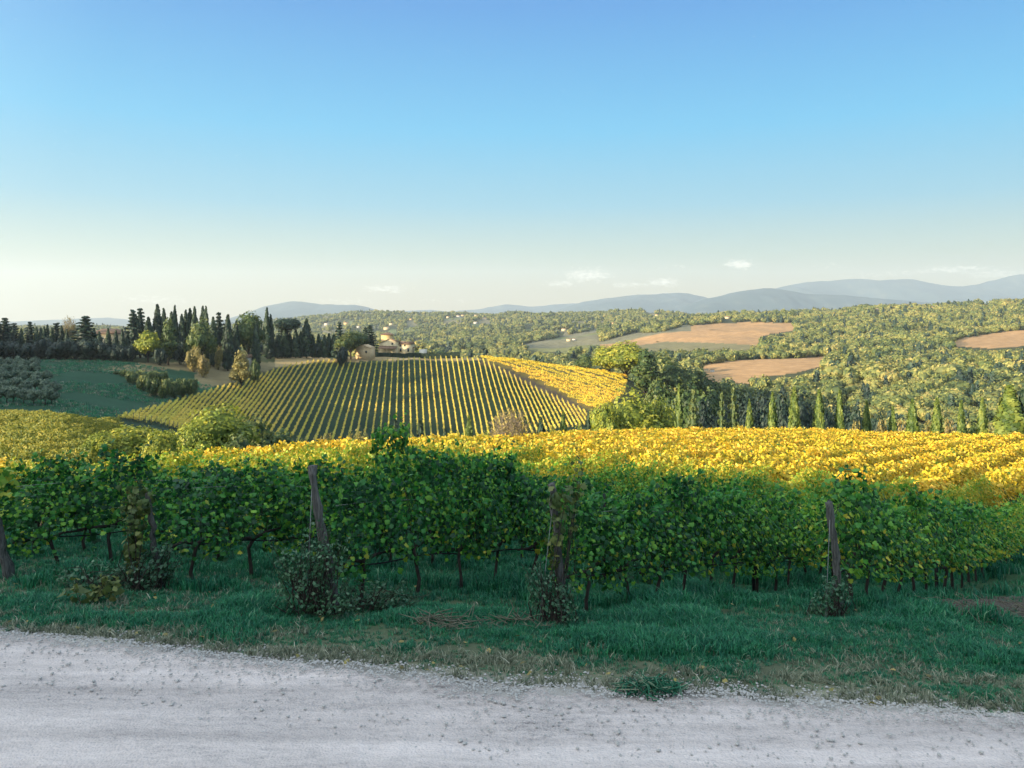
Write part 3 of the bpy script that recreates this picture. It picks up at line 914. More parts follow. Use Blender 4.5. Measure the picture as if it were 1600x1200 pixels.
def variants(kind, fn, seeds, mat, **k):
    out = []
    for s in seeds:
        tr, cr, w = fn(s, **k)
        out.append((tr.mesh(kind + '_trunk', M['pale_bark' if kind == 'bare' else 'bark'], True), cr.mesh(kind + '_crown', M[mat]), w))
    return out


VAR = {
    'cypress': variants('cypress', make_cypress, [1, 2, 3, 4, 5], 'cypress'),
    'young_cypress': variants('young_cypress', make_cypress, [11, 12, 13], 'cypress_lit', n=2200),  # cypresses in the lighter leaf copy, sunlight put into the colour
    'conifer': variants('conifer', make_conifer, [1, 2, 3], 'conifer'),
    'pale_conifer': variants('pale_conifer', make_conifer, [4, 5], 'pale_conifer', n=2600, wide=.28, tiers=10),
    'broad': variants('broad', make_broad, [1, 2, 3, 4], 'broad'),
    'tall_broad': variants('tall_broad', make_broad, [5, 6], 'broad', wide=.26, low=.06, nb=14),
    'broad_lit': variants('broad_lit', make_broad, [7, 8, 9], 'broad_lit', n=5200, size=.042, low=.1, wide=.5),
    'round_pine': variants('round_pine', make_broad, [21], 'broad_lit', wide=.5, low=.28, nb=9, n=2600),
    'umbrella': variants('umbrella', make_umbrella, [1], 'cypress'),
    'olive': variants('olive', make_broad, [31, 32, 33], 'olive', n=900, wide=.55, low=.22, size=.09),
    'shrub': variants('shrub', make_shrub, [1, 2, 3], 'broad'),
    'shrub_lit': variants('shrub_lit', make_shrub, [4, 5], 'broad_lit', n=3000, size=.055),
    'dry_bush': variants('dry_bush', make_shrub, [6, 7], 'dry', n=1600),
    'tall_dry': variants('tall_dry', make_broad, [41, 42], 'dry', wide=.34, low=.06, n=2200),
    'dark_shrub': variants('dark_shrub', make_shrub, [51, 52, 53], 'holm', n=900),
    'holm': variants('holm', make_broad, [61, 62, 63], 'holm'),  # broad trees in the leaf colour darkened for the hollow's shade
    'bare': variants('bare', make_bare, [1, 2], 'dry'),
}
TREES = []
WIDER = {'cypress': 1.35, 'conifer': 1.35, 'young_cypress': 1.08, 'broad_lit': 1.15, 'broad': 1.12}


def tree(kind, px, ytop, wpx, Y, label, cat='tree', name=None, group=None, drop=0.0):
    v = VAR[kind][random.randrange(len(VAR[kind]))]
    if 395 < px < 530 and 300 < Y < 345:      # the wood's right end stands back on the crest
        Y = float(np.interp(px, [395, 440, 525], [331, 347, 358])) + (Y - 312) * .2
    p = G(px, Y)
    h = (YH - ytop) / F * Y - p[2]
    w = wpx / F * Y * WIDER.get(kind, 1.0)
    e = empty(name or kind, (p[0], p[1], p[2] - drop), random.uniform(0, 6.28))
    e.scale = (w / v[2], w / v[2], h)
    tag(e, label, cat, group)
    link('trunk', v[0], e)
    link('crown', v[1], e)
    TREES.append((px, Y))
    return e


# --- hilltop wood at the left
g = 'cypresses of the hilltop wood'
cyp = [(33, 512, 8, 270), (57, 510, 7, 272), (64, 511, 7, 282), (69, 509, 7, 272), (74, 506, 7, 284), (81, 511, 8, 272), (96, 508, 8, 276), (104, 514, 7, 270), (147, 512, 8, 278), (155, 517, 8, 268), (169, 512, 8, 272),
       (181, 515, 7, 272), (191, 514, 7, 270), (199, 519, 8, 276), (232, 494, 12, 290), (246, 474, 13, 292), (256, 481, 11, 300), (268, 486, 11, 300), (273, 476, 9, 296), (284, 490, 10, 296), (290, 483, 10, 302), (297, 480, 11, 298),
       (304, 478, 10, 296), (317, 477, 10, 300), (322, 477, 9, 292), (333, 494, 10, 290), (356, 490, 13, 288), (369, 500, 10, 296), (400, 500, 10, 300), (417, 479, 10, 312), (423, 490, 9, 308), (434, 522, 10, 306), (445, 511, 10, 308), (453, 520, 9, 312), (462, 514, 9, 306),
       (470, 517, 8, 312), (479, 497, 12, 314), (489, 522, 7, 318), (498, 521, 8, 320), (507, 523, 8, 320), (514, 520, 8, 324), (522, 521, 10, 324)]
for i, c in enumerate(cyp):
    tree('cypress', *c, f'dark narrow cypress in the hilltop wood, {nth(i + 1)} cypress from the left', 'cypress', 'cypress_tree', g)
con = [(-6, 500, 26, 272), (8, 497, 30, 276), (22, 505, 22, 270), (47, 503, 20, 276), (88, 505, 24, 278), (133, 494, 40, 276), (208, 485, 26, 282), (219, 482, 26, 292), (342, 488, 24, 298), (440, 505, 20, 318), (530, 503, 18, 345), (578, 508, 24, 380), (571, 512, 20, 384)]
for i, c in enumerate(con):
    tree('conifer', *c, f'dark pointed fir with tiered branches in the hilltop wood, {nth(i + 1)} fir from the left', 'fir tree', 'fir_tree', 'firs of the hilltop wood')
tree('bare', 112, 494, 26, 284, 'leafless brown tree standing among dark cypresses of the hilltop wood', name='bare_tree')
tree('round_pine', 231, 515, 46, 270, 'round yellow green pine with domed crown at front of the hilltop wood', name='round_pine')
tree('tall_broad', 263, 495, 30, 272, 'tall grey green broadleaf tree right of the round pine', name='broadleaf_tree')
tree('broad', 314, 494, 48, 276, 'big rounded olive green tree with wide crown amid hilltop cypresses', name='broadleaf_tree')
tree('broad', 388, 484, 52, 312, 'tall broad tree with sunlit flat top left of umbrella pine', name='broadleaf_tree')
tree('umbrella', 449, 494, 46, 315, 'umbrella pine with dark flat domed crown above the hilltop wood', 'umbrella pine', 'umbrella_pine')
for i, (px, yt, w, Y) in enumerate([(548, 512, 34, 352), (536, 520, 30, 345), (560, 515, 30, 372)]):
    tree('broad', px, yt, w, Y, ['rounded dark tree behind the stone hut', 'low dark tree left of the stone hut trees', 'leafy dark tree between fir and stone hut'][i], name='broadleaf_tree')
# understorey closing the wood
us = [(-10, 536, 40, 264), (14, 533, 40, 266), (40, 538, 36, 264), (66, 534, 40, 266), (92, 535, 38, 264), (118, 532, 40, 267), (142, 534, 38, 264), (165, 537, 34, 265), (186, 541, 30, 266), (205, 541, 24, 268), (250, 545, 24, 268), (282, 541, 26, 280), (300, 548, 24, 282), (340, 538, 26, 296), (362, 543, 24, 300), (398, 540, 28, 306), (420, 545, 24, 312), (440, 545, 22, 314), (468, 543, 22, 318), (492, 543, 22, 322), (515, 541, 22, 326), (535, 543, 22, 336)]
for i, c in enumerate(us):
    tree('dark_shrub', c[0], c[1] - 7, c[2] * 1.1, c[3], f'dark rounded bush under the trees of the hilltop wood, {nth(i + 1)} from the left', 'bush', 'dark_bush', 'bushes under the hilltop wood')
tree('dry_bush', 303, 538, 32, 268, 'olive yellow bush in front of hilltop cypresses', 'bush', 'yellow_bush')
tree('dry_bush', 318, 552, 26, 262, 'smaller golden bush right of olive yellow bush by the path', 'bush', 'yellow_bush')
tree('dry_bush', 341, 539, 16, 285, 'small golden bush before the walled garden', 'bush', 'yellow_bush')
tree('tall_dry', 377, 546, 36, 262, 'tall olive gold tree beside path at top of striped vineyard', name='golden_tree')
tree('shrub', 398, 560, 20, 275, 'dark bush right of the tall olive gold tree', 'bush', 'dark_bush')
hg = 'bushes of the meadow hedge'
for i, (px, yt, w, Y) in enumerate([(206, 578, 26, 222), (220, 577, 28, 226), (240, 578, 28, 230), (254, 579, 22, 234), (224, 584, 28, 214), (240, 588, 30, 208), (258, 590, 26, 208), (272, 590, 26, 212), (286, 589, 26, 216), (300, 589, 24, 220), (193, 577, 16, 232), (182, 579, 14, 234)]):
    tree('shrub', px, yt, w, Y, f'rounded green bush in the clipped hedge on the meadow, {nth(i + 1)} bush of it', 'bush', 'meadow_bush', hg)
# olive grove
og = 'olive trees of the small grove'
k = 0
for row, (Y, x0, x1) in enumerate([(226, -20, 60), (209, -22, 66), (192, -20, 82), (175, -20, 88), (160, -22, 98)]):
    for px in np.arange(x0, x1, 15):
        k += 1
        q_ = px + random.uniform(-3, 3)
        Yq = Y + random.uniform(-3, 3)
        hq = random.uniform(3.4, 4.3)
        tree('olive', q_, YH - (G(q_, Yq)[2] + hq) / Yq * F, 22 * 190 / Yq, Yq, f'silvery olive tree below dark wood, {nth(int((px - x0) / 15) + 1)} in the {nth(row + 1)} row from the back', 'olive tree', 'olive_tree', og)
# trees in the dip behind the near vineyard
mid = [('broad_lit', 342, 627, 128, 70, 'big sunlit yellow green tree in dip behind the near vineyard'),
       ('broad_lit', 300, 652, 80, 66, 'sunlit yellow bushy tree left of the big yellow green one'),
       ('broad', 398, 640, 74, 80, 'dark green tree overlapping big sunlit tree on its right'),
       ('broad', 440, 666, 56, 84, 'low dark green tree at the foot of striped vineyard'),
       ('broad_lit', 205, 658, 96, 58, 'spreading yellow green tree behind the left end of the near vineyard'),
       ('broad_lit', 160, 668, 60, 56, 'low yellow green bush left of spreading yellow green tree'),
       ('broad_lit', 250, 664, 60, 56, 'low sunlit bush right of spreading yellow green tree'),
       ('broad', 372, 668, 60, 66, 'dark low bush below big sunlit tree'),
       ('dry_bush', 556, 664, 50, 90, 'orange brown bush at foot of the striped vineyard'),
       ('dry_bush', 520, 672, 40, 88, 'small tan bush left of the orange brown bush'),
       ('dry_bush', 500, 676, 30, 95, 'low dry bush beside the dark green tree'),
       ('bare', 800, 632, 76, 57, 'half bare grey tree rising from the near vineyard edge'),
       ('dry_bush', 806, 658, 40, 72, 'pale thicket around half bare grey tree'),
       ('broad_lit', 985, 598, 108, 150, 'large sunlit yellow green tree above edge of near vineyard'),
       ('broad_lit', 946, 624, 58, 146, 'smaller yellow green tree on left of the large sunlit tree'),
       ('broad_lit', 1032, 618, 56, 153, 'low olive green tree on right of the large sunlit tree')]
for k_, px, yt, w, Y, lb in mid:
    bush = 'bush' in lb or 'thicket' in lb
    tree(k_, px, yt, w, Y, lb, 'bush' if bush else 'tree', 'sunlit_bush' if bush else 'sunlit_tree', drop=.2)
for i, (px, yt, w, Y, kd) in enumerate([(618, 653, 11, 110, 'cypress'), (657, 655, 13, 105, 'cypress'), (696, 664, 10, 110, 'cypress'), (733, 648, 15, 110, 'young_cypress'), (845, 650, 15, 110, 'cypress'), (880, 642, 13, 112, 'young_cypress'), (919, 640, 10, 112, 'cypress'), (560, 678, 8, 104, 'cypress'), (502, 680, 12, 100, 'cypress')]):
    tree(kd, px, yt, w, Y, f'small cypress at the foot of the striped vineyard, {nth([3, 4, 5, 6, 7, 8, 9, 2, 1][i])} from the left', 'cypress', 'small_cypress', 'small cypresses below the striped vineyard')
for i, (px, yt, w, Y) in enumerate([(580, 680, 30, 108), (640, 674, 34, 110), (712, 668, 30, 112), (760, 662, 30, 112), (870, 660, 36, 112), (905, 655, 36, 114), (470, 684, 30, 100)]):
    tree('shrub_lit', px, yt, w, Y, f'low green bush along the foot of the striped vineyard, {nth([2, 3, 4, 5, 6, 7, 1][i])} of seven from the left', 'bush', 'low_bush', 'low bushes below the striped vineyard', drop=.2)
# tree belt on the right shoulder of the hill
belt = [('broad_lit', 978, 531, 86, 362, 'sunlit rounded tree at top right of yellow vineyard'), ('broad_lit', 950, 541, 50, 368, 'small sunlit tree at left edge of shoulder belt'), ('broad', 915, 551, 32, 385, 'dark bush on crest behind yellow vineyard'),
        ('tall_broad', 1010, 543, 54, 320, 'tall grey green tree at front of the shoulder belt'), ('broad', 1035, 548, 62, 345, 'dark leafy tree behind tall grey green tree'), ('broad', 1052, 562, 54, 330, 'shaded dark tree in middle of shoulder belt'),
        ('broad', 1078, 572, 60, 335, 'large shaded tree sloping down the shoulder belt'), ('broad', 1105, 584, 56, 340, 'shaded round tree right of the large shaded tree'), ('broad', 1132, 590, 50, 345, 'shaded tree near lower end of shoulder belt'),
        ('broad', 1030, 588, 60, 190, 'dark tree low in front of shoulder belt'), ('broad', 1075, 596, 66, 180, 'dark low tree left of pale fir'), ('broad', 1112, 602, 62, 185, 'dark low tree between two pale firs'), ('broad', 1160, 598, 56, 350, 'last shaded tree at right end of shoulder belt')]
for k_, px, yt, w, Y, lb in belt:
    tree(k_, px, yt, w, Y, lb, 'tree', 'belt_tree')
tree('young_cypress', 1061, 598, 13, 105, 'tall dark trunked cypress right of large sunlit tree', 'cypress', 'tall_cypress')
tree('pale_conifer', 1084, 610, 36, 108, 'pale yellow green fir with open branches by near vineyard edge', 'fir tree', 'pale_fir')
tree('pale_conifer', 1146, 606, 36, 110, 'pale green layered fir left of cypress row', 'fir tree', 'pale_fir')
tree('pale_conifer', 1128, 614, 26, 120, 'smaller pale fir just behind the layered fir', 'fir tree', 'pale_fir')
rowc = [(1171, 622, 11, 96), (1207, 611, 13, 95), (1241, 603, 17, 93), (1280, 607, 15, 94), (1312, 608, 14, 95), (1354, 625, 12, 98), (1395, 634, 12, 100), (1426, 622, 16, 97), (1464, 620, 17, 95), (1502, 624, 14, 96), (1535, 620, 16, 94)]
for i, (px, yt, w, Y) in enumerate([(1100, 622, 50, 150), (1132, 630, 46, 165), (1165, 612, 60, 200), (1192, 606, 60, 215), (1222, 612, 56, 190), (1252, 612, 60, 205), (1284, 618, 56, 195), (1312, 622, 54, 205), (1340, 630, 50, 190), (1200, 632, 50, 150), (1240, 636, 48, 150), (1290, 638, 48, 150), (1330, 642, 44, 150), (1168, 634, 44, 150), (1372, 640, 40, 175)]):
    tree('holm', px, yt, w, Y, f'tree with leaves darkened for shade in the hollow behind the cypress row, {nth([1, 2, 3, 5, 7, 9, 10, 12, 14, 6, 8, 11, 13, 4, 15][i])} from the left', 'tree', 'dark_tree', 'dark trees of the shady hollow')
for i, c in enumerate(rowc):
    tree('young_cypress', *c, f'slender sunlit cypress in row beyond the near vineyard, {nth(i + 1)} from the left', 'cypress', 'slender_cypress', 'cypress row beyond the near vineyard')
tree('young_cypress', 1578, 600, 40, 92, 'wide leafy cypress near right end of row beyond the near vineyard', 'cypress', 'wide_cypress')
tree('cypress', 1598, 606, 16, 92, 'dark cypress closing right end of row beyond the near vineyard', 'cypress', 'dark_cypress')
for i, (px, yt, w, Y) in enumerate([(1330, 655, 44, 112), (1370, 652, 46, 115), (1412, 655, 40, 112), (1450, 656, 44, 112), (1486, 654, 40, 110), (1520, 656, 40, 110), (1190, 664, 40, 112), (1225, 663, 40, 112), (1262, 663, 40, 112)]):
    tree('shrub' if i > 4 else 'dry_bush', px, yt, w, Y, f'low bush between row cypresses beyond near vineyard, {nth([4, 5, 6, 7, 8, 9, 1, 2, 3][i])} from the left', 'bush', 'roadside_bush', 'bushes between the row cypresses')
for px, yt, Y, w, lb in [(1117, 515, 1290, 16, 'lone rounded tree on the brown field casting long shadow'), (1126, 531, 1120, 6, 'small lone tree left of twin on brown field'), (1135, 530, 1130, 8, 'small lone tree right of twin on brown field'), (1027, 533, 1150, 5, 'tiny dark tree at lower edge of the brown field'), (1095, 569, 640, 7, 'thin cypress beside small house on pale field')]:
    tree('cypress' if 'cypress' in lb else 'broad', px, yt, w, Y, lb, 'tree', 'field_tree')

# ------------------------------------------------------------------ stuff made of instances
LIB = bpy.data.collections.new('plant_library')


def proto_coll(name, meshes):
    c = bpy.data.collections.new(name)
    for i, m in enumerate(meshes):
        o = bpy.data.objects.new(f'{name}_{i:02d}', m)
        c.objects.link(o)
    return c


def scatter(name, pts, scl, rz, coll, n, tilt=None):
    pts = np.asarray(pts, np.float32)
    me = bpy.data.meshes.new(name)
    me.vertices.add(len(pts))
    me.vertices.foreach_set('co', pts.ravel())
    a = me.attributes.new('scl', 'FLOAT_VECTOR', 'POINT')
    scl = np.asarray(scl, np.float32)
    if scl.ndim == 1:
        scl = np.repeat(scl[:, None], 3, 1)
    a.data.foreach_set('vector', scl.ravel())
    rot = np.zeros((len(pts), 3), np.float32)
    rot[:, 2] = rz
    if tilt is not None:
        rot[:, :2] = tilt
    a = me.attributes.new('rot', 'FLOAT_VECTOR', 'POINT')
    a.data.foreach_set('vector', rot.ravel())
    a = me.attributes.new('pick', 'INT', 'POINT')
    a.data.foreach_set('value', np.random.default_rng(len(pts)).integers(0, n, len(pts)).astype(np.int32))
    o = link(name, me)
    ng = bpy.data.node_groups.new(name, 'GeometryNodeTree')
    ng.interface.new_socket('Geometry', in_out='INPUT', socket_type='NodeSocketGeometry')
    ng.interface.new_socket('Geometry', in_out='OUTPUT', socket_type='NodeSocketGeometry')
    N = ng.nodes
    gi, go = N.new('NodeGroupInput'), N.new('NodeGroupOutput')
    ip = N.new('GeometryNodeInstanceOnPoints')
    ci = N.new('GeometryNodeCollectionInfo')
    ci.inputs['Collection'].default_value = coll
    ci.inputs['Separate Children'].default_value = True
    ci.inputs['Reset Children'].default_value = True
    L = ng.links

    def na(nm, ty):
        x = N.new('GeometryNodeInputNamedAttribute')
        x.data_type = ty
        x.inputs[0].default_value = nm
        return x.outputs[0]
    L.new(gi.outputs[0], ip.inputs['Points'])
    L.new(ci.outputs[0], ip.inputs['Instance'])
    ip.inputs['Pick Instance'].default_value = True
    L.new(na('pick', 'INT'), ip.inputs['Instance Index'])
    er = N.new('FunctionNodeEulerToRotation')
    L.new(na('rot', 'FLOAT_VECTOR'), er.inputs[0])
    L.new(er.outputs[0], ip.inputs['Rotation'])
    L.new(na('scl', 'FLOAT_VECTOR'), ip.inputs['Scale'])
    L.new(ip.outputs[0], go.inputs[0])
    md = o.modifiers.new('scatter', 'NODES')
    md.node_group = ng
    tag(o, kind='stuff')
    return o


# ---- woods over the far hills
def far_crown(seed, n=300):
    r = np.random.default_rng(seed)
    mb = MB()
    bl = [(0, 0, .5, .42, .42, .45)]
    for i in range(5):
        a = i * 1.256 + r.uniform(-.3, .3)
        bl.append((.28 * math.cos(a), .28 * math.sin(a), r.uniform(.42, .7), .26, .26, .26))
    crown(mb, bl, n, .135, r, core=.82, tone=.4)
    return mb.mesh('wood_crown', M['wood1'])


def far_spire(seed):
    r = np.random.default_rng(seed)
    mb = MB()
    bl = [(0, 0, .2, .26, .26, .3), (0, 0, .5, .2, .2, .3), (0, 0, .8, .12, .12, .3)]
    crown(mb, bl, 110, .17, r, core=.8)
    return mb.mesh('wood_spire', M['conifer'])


WOODC = proto_coll('wood_tree', [far_crown(s) for s in range(8)] + [far_spire(3), far_spire(4)])
FH = [(462, 503, 7, 3000), (510, 508, 7, 2700), (541, 507, 9, 2750), (604, 515, 10, 2400), (611, 508, 7, 2700), (716, 496, 7, 3000), (723, 495, 7, 3050), (744, 495, 7, 3000), (757, 500, 9, 2900), (743, 506, 7, 2550), (825, 509, 6, 2300), (881, 517, 8, 2000), (889, 533, 9, 1550),
      (897, 532, 6, 1560), (957, 507, 7, 2150), (965, 509, 7, 2100), (971, 513, 6, 2000), (1016, 493, 7, 2650), (1026, 494, 6, 2600), (1136, 498, 9, 1800), (1103, 580, 8, 600), (1113, 581, 7, 605), (1456, 477, 6, 1650), (1541, 480, 6, 1600), (1371, 484, 5, 1600), (560, 512, 6, 2500), (642, 500, 5, 2950), (700, 497, 6, 3000), (530, 512, 6, 2500)]
FHP = []
for px, y, w, Yg in FH:
    FHP.append(find(px, y, Yg * .8, min(Yg * 1.25, 3450)))


def visible_mask(px, Y, z, h):
    """drop what lies well behind a crest"""
    yy = YH - GZ[nv0:nv1] / GY[nv0:nv1] * F
    run = np.minimum.accumulate(yy, 1)
    i = np.clip(((px + 0.0 - (800 + F * np.tan(th_view[0]))) / 1.8).astype(int), 0, len(th_view) - 1)
    j = np.clip(((np.log(Y) - lY[0]) / (lY[1] - lY[0])).astype(int) - 1, 0, len(lY) - 1)
    top = YH - (z + h) / Y * F
    return top < run[i, j] + 10


pts, scl = [], []
for Y0, Y1, dens, h0 in ((160, 420, 1 / 30., 7.), (420, 1000, 1 / 34., 8.2), (1000, 2000, 1 / 48., 8.6), (2000, 4100, 1 / 85., 9.5)):
    A = 1800 / F * (Y1 ** 2 - Y0 ** 2) / 2
    n = int(A * dens)
    px = rng.uniform(-90, 1690, n)
    Y = np.sqrt(rng.uniform(Y0 ** 2, Y1 ** 2, n))
    X = (px - 800) / F * Y
    z = H(X, Y)
    h = h0 * np.clip(rng.lognormal(-.05, .33, n), .4, 1.9) * (1 + .25 * np.clip(fbm(X / 70, Y / 90, 2, 55), -1, 1))
    ok = visible_mask(px, Y, z, h)
    yp_ = YH - z / Y * F
    ym, yt_ = yp_ - h / Y * F * .5, yp_ - h / Y * F
    if Y1 <= 420:
        ok &= (px > 1020 + 60 * (Y < 230))
    ok &= (px > 470) | (Y > 600)
    ok &= ~((Y < 470) & (px < 990))
    for q, a, b in ((FIELD1, 780, 2550), (FIELD2, 470, 850), (FIELD3, 650, 1550), (FIELD4, 950, 2650)):
        for yy in (yp_, ym, yt_ + 1):
            ok &= ~(inpoly(px, yy, q) & (Y > a) & (Y < b))
    sc_ = inpoly(px, yp_, SCRUB) & (Y > 850) & (Y < 1400)
    ok &= ~(sc_ & (rng.random(n) > .12))
    h = np.where(sc_, h * .35, h)
    # open land between the woods far off
    open_ = fbm(X / 210, Y / 330, 3, 40)
    thr = np.interp(Y, [900, 1600, 2400], [.75, .42, .30]) - .55 * (px < 930) * (Y < 2000) * (Y > 500)
    ok &= ~((open_ > thr) & (rng.random(n) > .16) & ((px < 1000) | (Y > 1500)))
    for p, (hx, hy, hw, _) in zip(FHP, FH):
        ok &= ~((np.abs(px - hx) < hw * .9 + 2) & (Y < p[1] + 8) & (Y > p[1] * .86))
    pts.append(np.stack([X, Y, z - .12 * h], 1)[ok])
    scl.append(np.stack([h ** .8 * h0 ** .2 * rng.uniform(.8, 1.35, n), h ** .8 * h0 ** .2 * rng.uniform(.8, 1.35, n), h], 1)[ok])
pts, scl = np.concatenate(pts), np.concatenate(scl)
scatter('woods', pts, scl, rng.uniform(0, 6.28, len(pts)), WOODC, 10)
print('wood trees', len(pts))

# ---- woods added unseen, left of the frame, to shade the road, vines and meadow
SX, SY = -TO_SUN.x / _ce, -TO_SUN.y / _ce          # the way shadows fall
tx, ty = TO_SUN.x / _ce, TO_SUN.y / _ce
nx, ny = -ty * -1, tx * -1
if ny < 0:
    nx, ny = -nx, -ny
QEDGE = 17.8
pp, ss = [], []
for s in np.arange(40, 72, 3.2):
    for q_ in np.arange(-70, QEDGE, 3.2):
        x, y = tx * s + nx * q_ + random.uniform(-1, 1), ty * s + ny * q_ + random.uniform(-1, 1)
        if math.atan2(x, y) > R(-40):
            continue
        pp.append((x, y, float(H(x, y)) - .5))
        hh = random.uniform(15, 18)
        ss.append((9, 9, hh))
for px in np.arange(-420, -85, 11):
    for Y in np.arange(120, 262, 8):
        if px > -95 - (240 - Y) * .9:
            continue
        x = (px - 800) / F * Y + random.uniform(-2, 2)
        pp.append((x, Y, float(H(x, Y)) - .5))
        ss.append((9, 9, random.uniform(9, 13) + (4 if Y > 215 else 0)))
scatter('side_woods', pp, ss, rng.uniform(0, 6.28, len(pp)), WOODC, 8)  # added unseen woods, there to cast shade
#@@P2_END

# ------------------------------------------------------------------ vineyards on the hill opposite
def ground_at(px, ypx, Y0, Y1):
    Ys = np.linspace(Y0, Y1, 500)
    X = (np.asarray(px)[:, None] - 800) / F * Ys[None, :]
    z = H(X, Ys[None, :] + 0 * X)
    yy = YH - z / Ys[None, :] * F
    # first crossing from the near side
    below = yy <= np.asarray(ypx)[:, None]
    k = np.where(below.any(1), below.argmax(1), np.abs(yy - np.asarray(ypx)[:, None]).argmin(1))
    i = np.arange(len(k))
    return np.stack([X[i, k], Ys[k], z[i, k]], 1)


def vine_row(pts3, per_m, label, group, h=1.4, wid=.13, size=.28, name='vine_row', mat='vine_hill'):
    seg = np.linalg.norm(np.diff(pts3, axis=0), axis=1)
    s = np.concatenate([[0], np.cumsum(seg)])
    Ltot = s[-1]
    if Ltot < 1.5:
        return None
    n = int(Ltot * per_m)
    q_ = rng.uniform(0, Ltot, n)
    c = np.stack([np.interp(q_, s, pts3[:, i]) for i in range(3)], 1)
    d = pts3[-1] - pts3[0]
    d = d / np.linalg.norm(d)
    side = np.array([d[1], -d[0], 0]) / math.hypot(d[0], d[1])
    off = rng.normal(0, wid, n)
    zz = rng.uniform(.35, 1, n) ** .8 * h * (1 + .12 * np.sin(q_ * .9 + rng.uniform(0, 6)) + .08 * rng.normal(size=n))
    c = c + side * off[:, None] + np.array([0, 0, 1.]) * zz[:, None]
    nn = side * np.sign(off)[:, None] * .9 + [0, 0, .5] + .5 * rng.normal(size=(n, 3))
    o0 = pts3[0].copy()
    mb = MB()
    leaves(mb, c - o0, nn, rng.normal(size=(n, 3)), size * rng.uniform(.6, 1.3, n), np.clip(rng.normal(.5, .22, n), 0, 1), 'tuft')
    root = mb.build(name, M[mat], loc=o0)
    tag(root, label, 'vine row', group)
    for e in (pts3[0], pts3[-1]):
        b = e - o0
        mp = MB()
        mp.tube([b + [0, 0, -.2], b + [0, 0, 1.75]], [.06, .05], 5)
        mp.build('end_post', M['post'], root)
    return root


tops = [(185, 655), (215, 646), (262, 633), (300, 622), (340, 609), (370, 602), (410, 588), (450, 573), (480, 567), (520, 564), (562, 570), (600, 566), (640, 562), (700, 558), (752, 561), (780, 576), (806, 592), (840, 610), (875, 626), (906, 641), (935, 655)]
bots = [(150, 668), (240, 664), (300, 680), (420, 692), (500, 696), (640, 694), (760, 690), (840, 680), (935, 664), (1000, 664)]
lean = [(185, -1.1), (262, -.95), (370, -.8), (485, -.62), (562, -.28), (638, .03), (702, .17), (742, .22), (806, .42), (875, .55), (915, .65)]
ii_ = 0
for px0 in np.concatenate([np.arange(198, 300, 11.5), np.arange(301, 400, 10), np.arange(401, 480, 9), np.arange(482, 921, 8.25)]):
    y0 = np.interp(px0, [p[0] for p in tops], [p[1] for p in tops])
    ln = np.interp(px0, [p[0] for p in lean], [p[1] for p in lean])
    ys = np.arange(y0, 698, 1.0)
    pxs = px0 + ln * (ys - y0)
    yb = np.interp(pxs, [p[0] for p in bots], [p[1] for p in bots])
    keep = ys <= yb
    if keep.sum() < 3:
        continue
    ii_ += 1
    p3 = ground_at(pxs[keep], ys[keep], 150, 364)
    # straighten: a row is a line on the ground that follows the rise of the hill
    tt = np.linspace(0, 1, 60)
    for i in range(2):
        cf = np.polyfit(np.linspace(0, 1, len(p3)), p3[:, i], 3)
        p3[:, i] = np.polyval(cf, np.linspace(0, 1, len(p3)))
    XY = np.stack([np.interp(tt, np.linspace(0, 1, len(p3)), p3[:, i]) for i in range(2)], 1)
    P3 = np.concatenate([XY, H(XY[:, 0], XY[:, 1])[:, None]], 1)
    vine_row(P3, 22 if px0 < 400 else 24, f'golden vine row running up the striped hillside, {nth(ii_)} row from the left', 'vine rows of the striped hillside', h=float(np.interp(px0, [200, 420], [1.05, 1.4])))
ii_ = 0
for c0 in np.arange(492, 660, 4.7):
    pxs = np.arange(750, 984, 1.5)
    ys = c0 + .27 * (pxs - 752)
    ins = inpoly(pxs, ys, YEL)
    if ins.sum() < 6:
        continue
    ii_ += 1
    p3 = ground_at(pxs[ins], ys[ins], 230, 384)
    tt = np.linspace(0, 1, 60)
    cf = np.polyfit(np.linspace(0, 1, len(p3)), p3[:, 1], 3)
    Yf = np.polyval(cf, tt)
    Xf = (np.interp(tt, np.linspace(0, 1, len(p3)), pxs[ins]) - 800) / F * Yf
    vine_row(np.stack([Xf, Yf, H(Xf, Yf)], 1), 26, f'yellow vine row crossing the yellow slope beside striped hillside, {nth(ii_)} row from the top', 'vine rows of the yellow slope', h=1.7, wid=.36, size=.4, mat='vine_gold')


